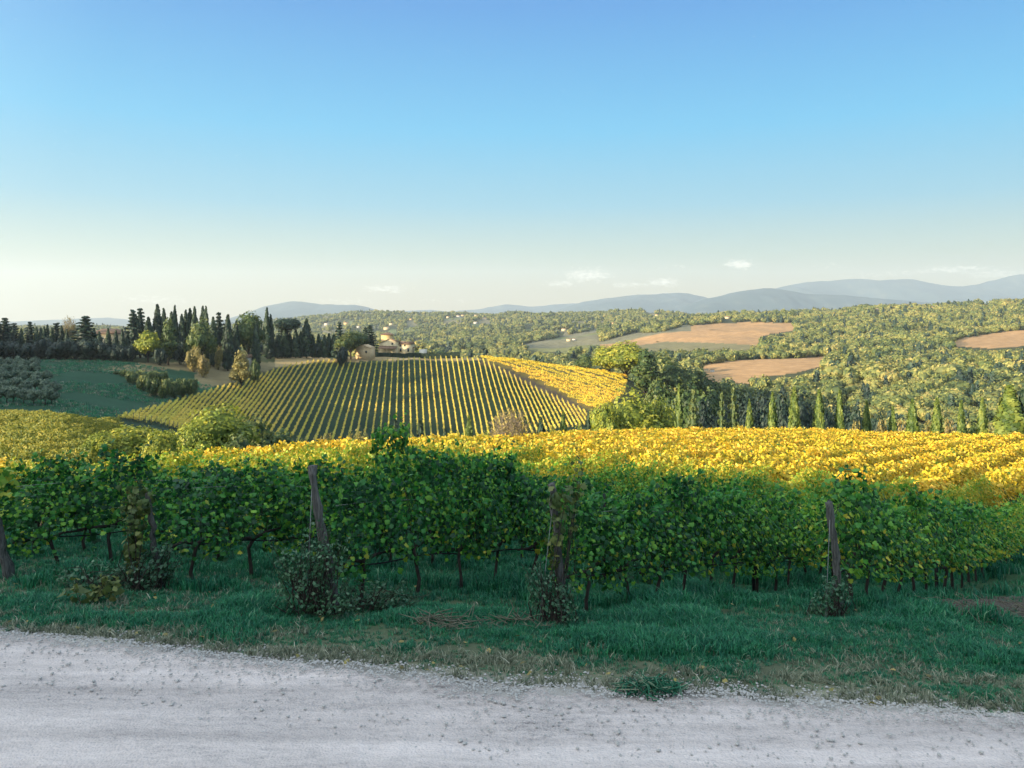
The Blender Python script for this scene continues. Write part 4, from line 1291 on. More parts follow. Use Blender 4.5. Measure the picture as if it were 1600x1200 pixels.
# ------------------------------------------------------------------ buildings
def house(name, label, cat, p, w, d, h, rh, yaw, wallm, roofm='tile', wins=(), over=.35, group=None, ridge='x', hip=0.0):
    e = empty(name, p, yaw)
    tag(e, label, cat, group)
    mb = MB()
    a, b = w / 2, d / 2
    mb.box((-a, -b, -1.2), (a, b, h))
    if hip == 0:
        if ridge == 'x':
            v = [(-a, -b, h), (-a, b, h), (-a, 0, h + rh), (a, -b, h), (a, b, h), (a, 0, h + rh)]
        else:
            v = [(-a, -b, h), (a, -b, h), (0, -b, h + rh), (-a, b, h), (a, b, h), (0, b, h + rh)]
        mb.add(v, [(0, 1, 2), (3, 5, 4)])
    mb.build('wall', M[wallm], e)
    mr = MB()
    t_ = .16
    A, B_ = a + over, b + over
    drop = rh * over / (b if ridge == 'x' else a)
    if ridge == 'x':
        hx = hip * a
        low, top = [(-A, -B_), (A, -B_), (A, B_), (-A, B_)], [(-A + hx, 0), (A - hx, 0)]
    else:
        hx = hip * b
        low, top = [(-A, -B_), (-A, B_), (A, B_), (A, -B_)], [(0, -B_ + hx), (0, B_ - hx)]
    v = [(x, y, h - drop + .02) for x, y in low] + [(x, y, h + rh + .02) for x, y in top] + [(x, y, h - drop + t_) for x, y in low] + [(x, y, h + rh + t_) for x, y in top]
    if ridge == 'x':
        f4 = [(0, 1, 5, 4), (2, 3, 4, 5)]
        f3 = [(1, 2, 5), (3, 0, 4)]
    else:
        f4 = [(0, 1, 5, 4), (2, 3, 4, 5)]
        f3 = [(1, 2, 5), (3, 0, 4)]
    nv = 6
    F4 = [tuple(k + nv for k in f) for f in f4] + [f[::-1] for f in f4] + [(0, 1, 1 + nv, nv), (1, 2, 2 + nv, 1 + nv), (2, 3, 3 + nv, 2 + nv), (3, 0, nv, 3 + nv)]
    F3 = [tuple(k + nv for k in f) for f in f3] + [f[::-1] for f in f3]
    if hip == 0:
        F3 = []
    mr.add(v, F4)
    if F3:
        mr.f.setdefault(3, []).append(np.array(F3))
    mr.build('roof', M[roofm], e)
    for x, z, ww, hh in wins:
        mw = MB()
        mw.box((x - ww / 2, -b - .04, z), (x + ww / 2, -b + .1, z + hh))
        mw.build('window', M['glass'], e)
    return e


S = 1 / F
# farmhouse with its tower on the hilltop
Yh = 371.0
bz = float(H((617 - 800) * S * Yh, Yh)) - .2
e = empty('farmhouse', ((617 - 800) * S * Yh, Yh, bz), R(-6))
tag(e, 'cream farmhouse with square ochre tower on the hilltop above striped vineyard', 'farmhouse')
k = S * Yh
ybase = YH - bz / Yh * F


def lx(px):
    return (px - 617) * k


def lz(y):
    return (ybase - y) * k


mb = MB()
mb.box((lx(592), 3.5, -1), (lx(607.5), 8.2, lz(523)))
tw = mb.build('tower', M['ochre'], e)
mr = MB()
a0, a1, b0, b1, z0 = lx(592) - .5, lx(607.5) + .5, 3.0, 8.7, lz(523)
mr.add([(a0, b0, z0), (a1, b0, z0), (a1, b1, z0), (a0, b1, z0), ((a0 + a1) / 2, (b0 + b1) / 2, z0 + 1.1)], [(0, 1, 4), (1, 2, 4), (2, 3, 4), (3, 0, 4)])
mr.add([(a0, b0, z0 - .15), (a1, b0, z0 - .15), (a1, b1, z0 - .15), (a0, b1, z0 - .15), (a0, b0, z0), (a1, b0, z0), (a1, b1, z0), (a0, b1, z0)], [(0, 3, 2, 1), (0, 1, 5, 4), (1, 2, 6, 5), (2, 3, 7, 6), (3, 0, 4, 7)])
mr.build('tower_roof', M['tile'], tw)
mb = MB()
prof_g = [(lx(592), -1), (lx(622), -1), (lx(622), lz(534)), (lx(608), lz(530)), (lx(592), lz(536.5))]
v = [(x, 0, z) for x, z in prof_g] + [(x, 3.4, z) for x, z in prof_g]
mb.add(v, [(0, 1, 2, 3, 4)])
mb.f.setdefault(5, []).append(np.array([[9, 8, 7, 6, 5]]))
mb.f.setdefault(4, []).append(np.array([(1, 6, 7, 2), (5, 0, 4, 9), (2, 7, 8, 3), (3, 8, 9, 4)]))
mb.build('gable_wall', M['plaster'], e)
mr = MB()
for (xa, za), (xb, zb) in (((lx(591), lz(537)), (lx(608), lz(530))), ((lx(608), lz(530)), (lx(623), lz(534.4)))):
    mr.add([(xa, -.3, za + .03), (xb, -.3, zb + .03), (xb, 3.44, zb + .03), (xa, 3.44, za + .03), (xa, -.3, za + .2), (xb, -.3, zb + .2), (xb, 3.44, zb + .2), (xa, 3.44, za + .2)],
           [(0, 3, 2, 1), (4, 5, 6, 7), (0, 1, 5, 4), (1, 2, 6, 5), (2, 3, 7, 6), (3, 0, 4, 7)])
mr.build('gable_roof', M['tile'], e)
mb = MB()
mb.box((lx(622) + .01, .3, -1), (lx(643.5), 6.3, lz(538)))
mb.build('wing', M['plaster'], e)
mr = MB()
mr.add([(lx(621.6), -.1, lz(538)), (lx(644.3), -.1, lz(538)), (lx(644.3), 3.3, lz(533.6)), (lx(621.6), 3.3, lz(533.6)), (lx(644.3), 6.7, lz(538)), (lx(621.6), 6.7, lz(538))], [(0, 1, 2, 3), (3, 2, 4, 5)])
mr.f.setdefault(4, []).append(np.array([(0, 5, 4, 1)]))
mr.f.setdefault(3, []).append(np.array([(1, 4, 2), (0, 3, 5)]))
mr.build('wing_roof', M['tile'], e)
mr = MB()
mr.add([(lx(593), -3.6, lz(544.5)), (lx(621), -3.6, lz(544.5)), (lx(621), -.02, lz(541.5)), (lx(593), -.02, lz(540.5)), (lx(593), -3.6, lz(544)), (lx(621), -3.6, lz(544)), (lx(621), -.02, lz(541)), (lx(593), -.02, lz(540))],
       [(0, 3, 2, 1), (4, 5, 6, 7), (0, 1, 5, 4), (1, 2, 6, 5), (2, 3, 7, 6), (3, 0, 4, 7)])
pr = mr.build('porch_roof', M['tile'], e)
for px in (594, 607, 620):
    mp = MB()
    mp.box((lx(px) - .12, -3.4, -1), (lx(px) + .12, -3.16, lz(544.6)))
    mp.build('porch_post', M['stone'], e)
for px, y, w_, h_, yf in ((613, 538.5, .9, 1.0, 0), (625.5, 541.5, .8, 1.0, .3), (632.5, 541.2, .8, 1.0, .3), (626, 549.5, .9, 1.6, .3), (638, 549.5, .9, 1.7, .3)):
    mw = MB()
    mw.box((lx(px) - w_ / 2, yf - .05, lz(y)), (lx(px) + w_ / 2, yf + .1, lz(y) + h_))
    mw.build('window', M['glass'], e)
mp = MB()
mp.box((lx(645), 1, lz(543)), (lx(661), 5, lz(542)))
pg = mp.build('pergola_roof', M['wood_dark'], e)
for px in (646, 653, 660):
    mp = MB()
    mp.box((lx(px) - .1, 1.1, -1), (lx(px) + .1, 1.3, lz(543.02)))
    mp.build('pergola_post', M['wood_dark'], e)
mp = MB()
mp.box((lx(656), -.5, -1), (lx(668), .1, lz(545.5)))
mp.build('garden_wall', M['white'], e)
# stone hut
p = G(569, 352)
house('stone_hut', 'small rubble stone hut with gable roof left of the cream farmhouse', 'hut', (p[0], p[1] + 3, p[2]), 7.0, 6.0, 5.4, 1.3, R(-14), 'stone', 'stone', [(1.8, 3.0, .9, 1.1)], over=.12, ridge='y')
# clipped hedge below the farmhouse
mb = MB()
hx = np.linspace(582, 719, 60)
hp_ = np.array([G(x, 363.5 - .02 * (x - 582)) for x in hx])
o0 = hp_[0].copy()
hh_ = np.interp(hx, [582, 600, 640, 690, 719], [1.7, 1.8, 2.0, 2.6, 2.9])
lo = hp_ - o0
n = 4200
ri = rng.uniform(0, 59, n)
c = np.stack([np.interp(ri, np.arange(60), lo[:, i]) for i in range(3)], 1)
hz = np.interp(ri, np.arange(60), hh_)
fr = rng.uniform(0, 1, n)
ontop = rng.random(n) < .3
c[:, 2] += np.where(ontop, hz, hz * fr)
c[:, 1] += np.where(ontop, rng.uniform(-.6, .6, n), -.6)
nn = np.where(ontop[:, None], [[0, 0, 1.]], [[0, -1., .1]]) + .5 * rng.normal(size=(n, 3))
leaves(mb, c, nn, rng.normal(size=(n, 3)), rng.uniform(.25, .5, n), np.clip(rng.normal(.45, .2, n), 0, 1), 'tuft')
v = np.concatenate([np.concatenate([lo + [0, y_, -.3], (lo + np.stack([0 * hh_, 0 * hh_, hh_ * .96], 1) + [0, y_, 0])]) for y_ in (-.5, .5)])
ff = []
for i in range(59):
    ff += [(i, i + 1, i + 61, i + 60), (i + 60, i + 61, i + 181, i + 180), (i + 121, i + 120, i + 180, i + 181)]
ff += [(0, 60, 180, 120), (59, 179, 239, 119)]
mb.add(v, ff, .2)
tag(mb.build('hedge', M['cypress'], loc=o0), 'long dark clipped hedge running below the cream farmhouse', 'hedge')
# villa hidden in the wood, walled garden
p = G(172, 292)
house('villa', 'low villa with red tiled hip roof half hidden in hilltop wood', 'villa', (p[0], p[1], p[2]), 11, 9, (YH - 520.5) * S * 292 - p[2], 1.5, R(8), 'plaster', 'tile', [(-3.2, 5.8, .9, 1.3), (0, 5.8, .9, 1.3), (3.2, 5.8, .9, 1.3)], .5, hip=.6)
p = G(381, 303)
house('garden_house', 'grey plastered house with arched opening under the umbrella pine', 'house', (p[0], p[1], p[2]), 9, 6, 4.2, .9, R(4), 'white', 'tile', [(-.8, .1, 1.6, 2.4), (2.4, 2.2, .7, .9)], .3)
# distant farmhouses
for i, (p, (px, y, w_, Yg)) in enumerate(zip(FHP, FH)):
    w = w_ * S * p[1] * .8
    wl_ = ['plaster', 'white', 'ochre', 'plaster'][i % 4]
    big = w_ >= 9
    xs_o = [-.3, 0, .3] if big else [-.2, .2]
    side = 'near the pale field' if 1090 < px < 1120 else 'on far wooded hills'
    house('distant_farmhouse', f'small {dict(plaster="cream", white="white", ochre="ochre")[wl_]} farmhouse {side}, {nth(1 + sum(q[0] < px for q in FH))} distant house from the left', 'farmhouse',
          (p[0], p[1], p[2]), w, w * .6, w * (.42 if big else .5), w * .12, R(random.uniform(-25, 15)), wl_, 'tile', [(x * w, w * .2, w * .07, w * .12) for x in xs_o], w * .03, group='distant farmhouses')

# ------------------------------------------------------------------ the near vineyard
PHI = R(40)
D = np.array([math.sin(PHI), math.cos(PHI)])
NP = np.array([math.cos(PHI), -math.sin(PHI)])
RZ = math.atan2(D[1], D[0])
ROWS = [-3.5 - 2.45 * k for k in range(19)]
YB = lambda px: np.interp(px, [0, 100, 200, 300, 370, 450, 520, 600, 700, 760, 860, 975, 1090, 1240, 1600], [27, 28, 31, 35, 39, 44, 48, 51, 57, 60, 68, 76, 80, 85, 81])
POST_Y = [11.0, 10.05, 10.19, 10.92, 11.63]


def make_vine(seed, n=720, top=1.62, shoots=9):
    r = np.random.default_rng(seed)
    fo, tr = MB(), MB()
    x = r.uniform(-.62, .62, n)
    zb = .66 + .16 * np.sin(x * 4.2 + seed * 1.7)
    zt = top * (1 + .10 * np.sin(x * 5.1 + seed) * r.uniform(.3, 1))
    z = zb + (zt - zb) * r.beta(1.2, 1.2, n)
    wid = .13 + .12 * np.sin(np.clip((z - .5) / (top - .5), 0, 1) * math.pi)
    y = r.normal(0, 1, n) * wid
    c = np.stack([x, y, z + .07 * np.sin(x * 5 + seed)], 1)
    sgn = np.sign(y + r.normal(0, .05, n))
    nn = np.stack([.35 * r.normal(size=n), sgn * .9, .35 + .25 * r.normal(size=n)], 1) + .38 * r.normal(size=(n, 3))
    tip = np.stack([.5 * r.normal(size=n), sgn * .3, -1 + .5 * r.normal(size=n)], 1)
    lv = np.clip(r.normal(.46, .26, n) + .12 * np.sin(x * 6 + seed) * np.sin(z * 7), 0, .95)
    yl = r.random(n) < np.where(z < .95, .10, .012)
    lv = np.where(yl, r.uniform(.9, 1.25, n), lv)
    leaves(fo, c, nn, tip, r.uniform(.050, .108, n), lv, 'leaf')
    for k in range(shoots):
        b = np.array([r.uniform(-.5, .5), r.normal(0, .08), top - r.uniform(.05, .25)])
        d = np.array([r.normal(0, .5), r.normal(0, .3), r.uniform(.5, 1.1)])
        L = r.uniform(.2, .55)
        e = b + d / np.linalg.norm(d) * L
        m = (b + e) / 2 + [0, 0, .04]
        fo.tube([b, m, e], [.005, .004, .002], 4, cap=False, lv=.3)
        q_ = r.uniform(0, 1, 9)
        c = b + (e - b) * q_[:, None] + r.normal(0, .05, (9, 3))
        leaves(fo, c, r.normal(size=(9, 3)) + [0, 0, .6], r.normal(size=(9, 3)) + [0, 0, -.6], r.uniform(.07, .13, 9), np.clip(r.normal(.5, .15, 9), 0, 1), 'leaf')
    for k in range(2):   # hanging shoots below the canopy
        b = np.array([r.uniform(-.5, .5), r.normal(0, .18), .78])
        q_ = r.uniform(0, .3, 7)
        c = b - np.stack([0 * q_, 0 * q_, q_], 1) + r.normal(0, .05, (7, 3))
        leaves(fo, c, r.normal(size=(7, 3)), r.normal(size=(7, 3)) + [0, 0, -1.2], r.uniform(.08, .13, 7), np.clip(r.normal(.6, .22, 7), 0, 1.2), 'leaf')
    lx_ = r.normal(0, .05)
    tr.tube([(lx_, 0, -.12), (lx_ + r.normal(0, .03), r.normal(0, .02), .22), (r.normal(0, .05), r.normal(0, .03), .5), (0, 0, .68)], [.034, .026, .024, .03], 7)
    for s in (-1, 1):
        tr.tube([(0, 0, .66), (s * .2, r.normal(0, .02), .72 + r.normal(0, .02)), (s * .5, r.normal(0, .02), .71)], [.03, .024, .016], 6)
    for k in range(5):
        xx = r.uniform(-.5, .5)
        tr.tube([(xx, 0, .7), (xx + r.normal(0, .06), r.normal(0, .05), 1.1), (xx + r.normal(0, .12), r.normal(0, .06), 1.5)], [.008, .006, .004], 4, cap=False)
    return fo.mesh('vine_foliage', M['vine']), tr.mesh('vine_trunk', M['bark'], True)


VINES = [make_vine(100 + i, [960, 820, 1000, 740, 1050, 900, 660, 980, 880][i]) for i in range(9)]
TALL = make_vine(140, 1300, 1.95, 11)


def make_vine_gold(seed, mat='vine_gold'):
    r = np.random.default_rng(seed)
    fo = MB()
    n = 300
    x = r.uniform(-.62, .62, n)
    z = .5 + 1.15 * r.beta(1.5, 1.1, n)
    y = r.normal(0, .27, n)
    c = np.stack([x, y, z + .08 * np.sin(x * 5 + seed)], 1)
    nn = np.stack([.4 * r.normal(size=n), np.sign(y) * .7, .5 + 0 * x], 1) + .45 * r.normal(size=(n, 3))
    leaves(fo, c, nn, r.normal(size=(n, 3)) + [0, 0, -.4], r.uniform(.115, .21, n), np.clip(r.normal(.5, .24, n), 0, 1), 'tuft')
    fo.tube([(0, 0, -.1), (.02, 0, .35), (0, 0, .75)], [.04, .032, .03], 5, lv=.0)
    return fo.mesh('gold_vine', M[mat])


M['vine_mid'] = leaf_mat('yellow_green_vines', [(0., (.07, .11, .02)), (.5, (.24, .25, .03)), (1., (.48, .38, .05))], .3, .6, .012, .15, big=(.1, .5))
GOLD = proto_coll('gold_vine', [make_vine_gold(s) for s in range(7)])
M['vine_shade_green'] = leaf_mat('shade_green_vine_leaves', [(0., (.03, .12, .018)), (.4, (.15, .31, .032)), (.7, (.36, .42, .04)), (1., (.60, .46, .05))], .35, .5, .012, .15, big=(.15, .4))  # autumn leaves kept greener for the shaded rows, shade put into the colour
SHADE_GREEN = proto_coll('shade_green_vine', [make_vine_gold(40 + s, 'vine_shade_green') for s in range(5)])
MIDV = proto_coll('mid_vine', [make_vine_gold(20 + s, 'vine_mid') for s in range(5)])

GOLD_FROM = lambda px: np.interp(px, [0, 400, 800, 1200], [17.5, 18.5, 24, 29])   # gold beyond this; shade nearer put into greener leaf colour
spots = []
for k, w in enumerate(ROWS):
    if k < 5:
        t0 = (POST_Y[k] + w * NP[1] * -1) if False else (POST_Y[k] - w * NP[1]) / D[1]
        t0 += .55
    else:
        t0 = -30
    j = 0
    for t in np.arange(t0, 140, .95):
        x, Y = w * NP[0] + t * D[0], w * NP[1] + t * D[1]
        if Y < 9:
            continue
        px = 800 + F * x / Y
        if px < -70 or px > 1690:
            continue
        if Y > YB(px) + 4:
            continue
        j += 1
        spots.append((Y, k, j, x, px))
spots.sort()
near_v = [s for s in spots if -25 < s[4] < 1625][:300]
keys = {(s[1], s[2]) for s in near_v}
rest = [s for s in spots if (s[1], s[2]) not in keys]
ROWNAME = ['front row from the post with shrub at its foot, nearest the ploughed strip', 'row from the post hung with pale leaves', 'row from the tall twisted post', 'row from the thin slanting post', 'row from the leftmost leaning post']
ROWNAME = ['row behind the dark gnarled post', 'row behind the post hung with pale leaves', 'row behind the tall twisted post', 'row behind the slanting stake with trailing leaves', 'row behind the leftmost leaning post']
cnt = {}
for Y, k, j, x, px in sorted(near_v, key=lambda s: (s[1], s[2])):
    cnt[k] = cnt.get(k, 0) + 1
    z = float(H(x, Y))
    e = empty('grapevine', (x, Y, z - .02), RZ + (math.pi if random.random() < .5 else 0) + random.uniform(-.06, .06))
    tall = k == 2 and cnt[k] in (3, 4) or k == 3 and 600 < px < 690 and cnt[k] < 9
    fo, tr = TALL if tall else VINES[random.randrange(9)]
    sz = random.uniform(.88, 1.15) * float(np.interp(px, [0, 450, 570, 640, 760, 820], [.91, .92, 1.0, 1.10, 1.04, 1.0]))
    e.scale = (random.uniform(.95, 1.1), random.uniform(.9, 1.25), sz * (1.06 if tall else 1))
    yel = float(np.interp(Y, [9, 12, 15, 19, 24, 32], [.05, .10, .17, .26, .34, .5])) + random.uniform(-.05, .05) + .05 * (px > 1250)
    rn = ROWNAME[k] if k < 5 else f'{nth(k - 4)} row beyond the leftmost leaning post'
    tag(e, f'leafy grapevine, {nth(cnt[k])} in the {rn}', 'grapevine', f'grapevines in the {rn}')
    if Y > GOLD_FROM(px) + random.uniform(-1.5, 1.5):
        yel = .62
    f_ = link('foliage', fo, e)
    f_.color = (max(yel, 0), 0, 0, 1)
    link('trunk', tr, e)
R_ = np.array([(s[3], s[0]) for s in rest])
nearr = R_[:, 1] + rng.normal(0, 2.0, len(R_)) < GOLD_FROM(800 + F * R_[:, 0] / R_[:, 1])
R_ = R_ + rng.normal(0, .07, R_.shape)
zz = H(R_[:, 0], R_[:, 1])
def rows_scatter(name, sel, coll, n_):
    m_ = int(sel.sum())
    scatter(name, np.stack([R_[sel, 0], R_[sel, 1], zz[sel]], 1), np.stack([rng.uniform(.95, 1.15, m_), rng.uniform(.9, 1.3, m_), rng.uniform(.9, 1.12, m_)], 1),
            RZ + np.where(rng.random(m_) < .5, math.pi, 0), coll, n_)


rows_scatter('golden_vineyard', ~nearr, GOLD, 7)
rows_scatter('green_vineyard', nearr, SHADE_GREEN, 5)
print('vines', len(near_v), len(rest))
# the lower field beyond, at the left
pts = []
for a in np.arange(36, 118, 2.3):
    for px in np.arange(-80, 235, 1.1 * F / a):
        pp_ = px + random.uniform(-3, 3)
        Y = a + .06 * (px) * a / 60 + random.uniform(-.2, .2)
        if px > 190 - .35 * max(0, 90 - Y):
            continue
        X = (pp_ - 800) / F * Y
        pts.append((X, Y, float(H(X, Y)) - .35))
scatter('lower_vineyard', pts, np.full(len(pts), 1.0) * rng.uniform(.7, 1.0, len(pts)), rng.uniform(-.2, .2, len(pts)), MIDV, 5)


# ------------------------------------------------------------------ posts, wires, hoses
def post(label, base, top, r0, r1, wob, seed, guy=None, depth=.3):
    """base/top: (photo column, row, distance) of the two ends"""
    r = np.random.default_rng(seed)
    b = np.array([(base[0] - 800) / F * base[2], base[2], (YH - base[1]) / F * base[2]])
    b[2] = float(H(b[0], b[1]))
    t = np.array([(top[0] - 800) / F * top[2], top[2], (YH - top[1]) / F * top[2]])
    L = np.linspace(0, 1, 15)
    pts = b + (t - b) * L[:, None]
    side = np.array([1, 0, 0])
    pts = pts + side * (wob * np.sin(L * 3.3 + seed) + .012 * r.normal(size=15))[:, None]
    d = (t - b) / np.linalg.norm(t - b)
    pts = np.concatenate([[b - d * depth], pts])
    rad = np.interp(np.linspace(0, 1, 16), [0, 1], [r0, r1]) * (1 + .1 * r.normal(size=16))
    mb = MB()
    mb.tube(pts - b, rad, 10)
    v = mb.v[0]
    v += .008 * r.normal(size=v.shape)
    o = mb.build('wooden_post', M['post'], loc=b)
    tag(o, label, 'post')
    if guy:
        g0, g1 = guy
        mw = MB()
        A = pts[-2] - b
        Bx = np.array([(g1[0] - 800) / F * g1[1], g1[1], 0])
        Bx[2] = float(H(Bx[0], Bx[1]))
        mw.tube([A, Bx - b], [.004, .004], 5)
        mw.build('guy_wire', M['wire'], o)
    return o


post('tall twisted weathered post with rounded top at centre left of the front row', (522, 942, 10.1), (493, 727, 9.95), .060, .053, .05, 2, (0, (478, 9.7)))
post('thin slanting stake leaning left beside trailing vine leaves', (254, 905, 10.9), (231, 770, 10.8), .042, .036, .02, 3)
post('leftmost leaning post, thick and grey at the grass edge', (16, 898, 11.6), (-22, 745, 11.3), .075, .07, .01, 4, (0, (-40, 10.8)))
post('post with flat cut top hung with pale dry leaves', (884, 966, 10.0), (858, 756, 9.95), .05, .052, .03, 5, (0, (842, 9.6)))
post('dark gnarled post with a small shrub at its foot', (1310, 945, 10.95), (1295, 784, 10.9), .057, .05, .02, 6, (0, (1290, 10.4)))
for i, (k, t_) in enumerate([(0, 6.4), (0, 13), (1, 6.2), (2, 6.6), (3, 5.8), (4, 6.2)]):
    w = ROWS[k]
    t0 = (POST_Y[k] - w * NP[1]) / D[1] + t_
    x, Y = w * NP[0] + t0 * D[0], w * NP[1] + t0 * D[1]
    z = float(H(x, Y))
    mb = MB()
    mb.box((-.025, -.025, -.3), (.025, .025, 1.72))
    tag(mb.build('trellis_stake', M['hose'], loc=(x, Y, z)), f'thin dark stake rising in the {ROWNAME[k]}' + (', farther one' if t_ > 12 else ''), 'stake')
for k in range(5):
    w = ROWS[k]
    t0 = (POST_Y[k] - w * NP[1]) / D[1]
    ts = np.linspace(t0 + .1, t0 + 16, 60)
    x, Y = w * NP[0] + ts * D[0], w * NP[1] + ts * D[1]
    z = H(x, Y)
    z = np.convolve(np.pad(z, 6, mode='edge'), np.ones(13) / 13, 'valid')
    p0 = np.array([x[0], Y[0], z[0]])
    base = np.stack([x, Y, z], 1) - p0
    mb = MB()
    mb.tube(base + np.stack([0 * ts, 0 * ts, .60 + .025 * np.sin(ts * 3.3)], 1), np.full(60, .011), 6)
    tag(mb.build('drip_hose', M['hose'], loc=p0), f'black drip hose strung under leaves along the {ROWNAME[k]}', 'hose')
    for h_ in (1.0, 1.45):
        mb = MB()
        mb.tube(base + [0, 0, h_], np.full(60, .0035), 4)
        tag(mb.build('trellis_wire', M['wire'], loc=p0), f'{"upper" if h_ > 1.2 else "lower"} thin steel wire stretched along the {ROWNAME[k]}', 'wire')


# ------------------------------------------------------------------ growth at the feet of the posts
def leafy(name, label, cat, p, lobes, n, size, mat, stems, seed, kind='card'):
    r = np.random.default_rng(seed)
    e = empty(name, p)
    tag(e, label, cat)
    fo, st = MB(), MB()
    crown(fo, lobes, n, size, r, core=0, tone=.2, kind=kind, tipup=-.2)
    L = np.array(lobes)
    for i in range(stems):
        l = L[r.integers(len(L))]
        tip = l[:3] + sph(1, r)[0] * l[3:] * .95
        b = np.array([r.normal(0, .12), r.normal(0, .08), -.05])
        m = (b + tip) / 2 + r.normal(0, .08, 3)
        far_ = b + (tip - b) * r.uniform(1.0, 1.35) + [0, 0, r.uniform(-.05, .1)]
        st.tube([b, m, tip, far_], [.009, .006, .003, .002], 5, cap=False)
        q_ = r.uniform(.3, 1, 8)[:, None]
        c = m + (far_ - m) * q_ + r.normal(0, .025, (8, 3))
        leaves(fo, c, r.normal(size=(8, 3)) + [0, 0, .5], r.normal(size=(8, 3)), size * r.uniform(.6, 1.2, 8), np.clip(r.normal(.55, .2, 8), 0, 1), kind)
    fo.build('leaves', M[mat], e)
    st.build('stems', M['bark'], e)
    return e


leafy('wild_shrub', 'dark small leaved wild shrub smothering foot of the tall twisted post', 'shrub', G(488, 9.75), [(-.1, 0, .35, .3, .25, .35), (-.3, .0, .62, .18, .2, .18), (.2, 0, .62, .2, .2, .18), (.05, 0, .85, .2, .2, .12), (.25, -.1, .15, .25, .2, .15)], 620, .05, 'shrub', 100, 51)
leafy('wild_shrub', 'tangled shrub of thin shoots around foot of post hung with pale leaves', 'shrub', G(862, 9.7), [(0, 0, .3, .24, .2, .3), (-.18, 0, .5, .14, .15, .14), (.14, 0, .22, .2, .2, .2)], 150, .045, 'shrub', 60, 52)
leafy('rose_bush', 'small rounded rose bush at foot of the dark gnarled post', 'bush', G(1298, 10.6), [(0, 0, .28, .2, .2, .2), (-.1, -.05, .16, .16, .15, .16), (.1, 0, .4, .14, .15, .13)], 170, .05, 'shrub', 36, 53)
leafy('trailing_vine', 'trailing vine with yellow green leaves hanging beside thin slanting stake', 'vine', G(212, 10.7), [(0, 0, .95, .14, .12, .35), (-.05, 0, .45, .1, .1, .3), (.08, 0, 1.25, .16, .12, .2)], 150, .10, 'broad', 14, 54, 'leaf')
leafy('wild_shrub', 'low leafy tangle at the foot of the thin slanting stake', 'shrub', G(232, 10.75), [(0, 0, .25, .35, .25, .28), (.2, 0, .4, .2, .2, .25)], 220, .055, 'shrub', 50, 55)
leafy('trailing_vine', 'drooping vine shoot with pale dry leaves clinging to post with flat cut top', 'vine', G(868, 9.85), [(.02, 0, 1.35, .12, .1, .3), (.0, 0, .9, .1, .1, .25), (.1, 0, 1.6, .2, .15, .14)], 80, .10, 'broad', 10, 59, 'leaf')
leafy('wild_plant', 'broad leaved pale green weed in the grass near leftmost leaning post', 'weed', G(130, 10.0), [(0, 0, .12, .28, .15, .12), (.3, 0, .16, .12, .1, .14)], 60, .10, 'broad', 12, 56)
leafy('wild_plant', 'dark clump of low weeds between leftmost post and slanting stake', 'weed', G(150, 10.9), [(0, 0, .15, .6, .25, .18), (.5, 0, .12, .4, .25, .15)], 260, .055, 'shrub', 40, 57)
leafy('wild_plant', 'dark bramble clump right of the tall twisted post', 'weed', G(575, 10.2), [(0, 0, .2, .45, .25, .22), (.35, 0, .12, .3, .2, .14)], 260, .05, 'shrub', 50, 58)


def twig_pile(label, p, rx_, ry_, h, n, seed, mat='straw', L0=.35):
    r = np.random.default_rng(seed)
    mb = MB()
    for i in range(n):
        a, q_ = r.uniform(0, 6.28), r.uniform(0, 1) ** .5
        c = np.array([rx_ * q_ * math.cos(a), ry_ * q_ * math.sin(a), h * (1 - q_) * r.uniform(.1, 1) + .02])
        d = r.normal(size=3) * [1, 1, .35]
        d = d / np.linalg.norm(d) * r.uniform(.3, 1) * L0
        mb.tube([c - d, c + r.normal(0, .03, 3), c + d], [.005, .006, .003], 4, cap=False, lv=r.random())
    o = mb.build('twig_pile', M[mat], loc=p)
    return tag(o, label, 'twigs')


twig_pile('pale heap of cut twigs and dry stalks in the grass right of centre', G(692, 9.35), .35, .2, .2, 60, 1, 'straw', .28)
twig_pile('scattered dark prunings left of post hung with pale leaves', G(790, 9.6), .7, .2, .08, 60, 2, 'straw', .25)
twig_pile('small clump of cut grass and stalks lying at the road edge', G(1010, 7.15) + [0, 0, .05], .3, .1, .08, 160, 3, 'grass', .16)
twig_pile('dark prunings strewn on the ploughed strip at far right', G(1540, 10.8), 1.4, .8, .06, 110, 4, 'straw', .25)

# ------------------------------------------------------------------ grass, stones, clods
GR = []
for s in range(8):
    r = np.random.default_rng(200 + s)
    mb = MB()
    nb = 16
    for i in range(nb):
        a = r.uniform(0, 6.28)
        L = r.uniform(.5, 1)
        b = np.array([r.normal(0, .22), r.normal(0, .22), -.03])
        lean_ = r.uniform(.1, .7) * L
        w = r.uniform(.022, .05)
        d = np.array([math.cos(a), math.sin(a), 0])
        s_ = np.array([-d[1], d[0], 0]) * w
        m = b + d * lean_ * .35 + [0, 0, L * .62]
        t_ = b + d * lean_ + [0, 0, L * (1 - .35 * lean_)]
        mb.add([b - s_, b + s_, m + s_ * .7, m - s_ * .7, t_], [(0, 1, 2, 3)], np.clip(r.normal(.45, .2), 0, 1))
        mb.f.setdefault(3, []).append(np.array([[3, 2, 4]]) + mb.n - 5)
    GR.append(mb.mesh('grass_tuft', M['grass']))
GRC = proto_coll('grass_tuft', GR)
pts, scl = [], []
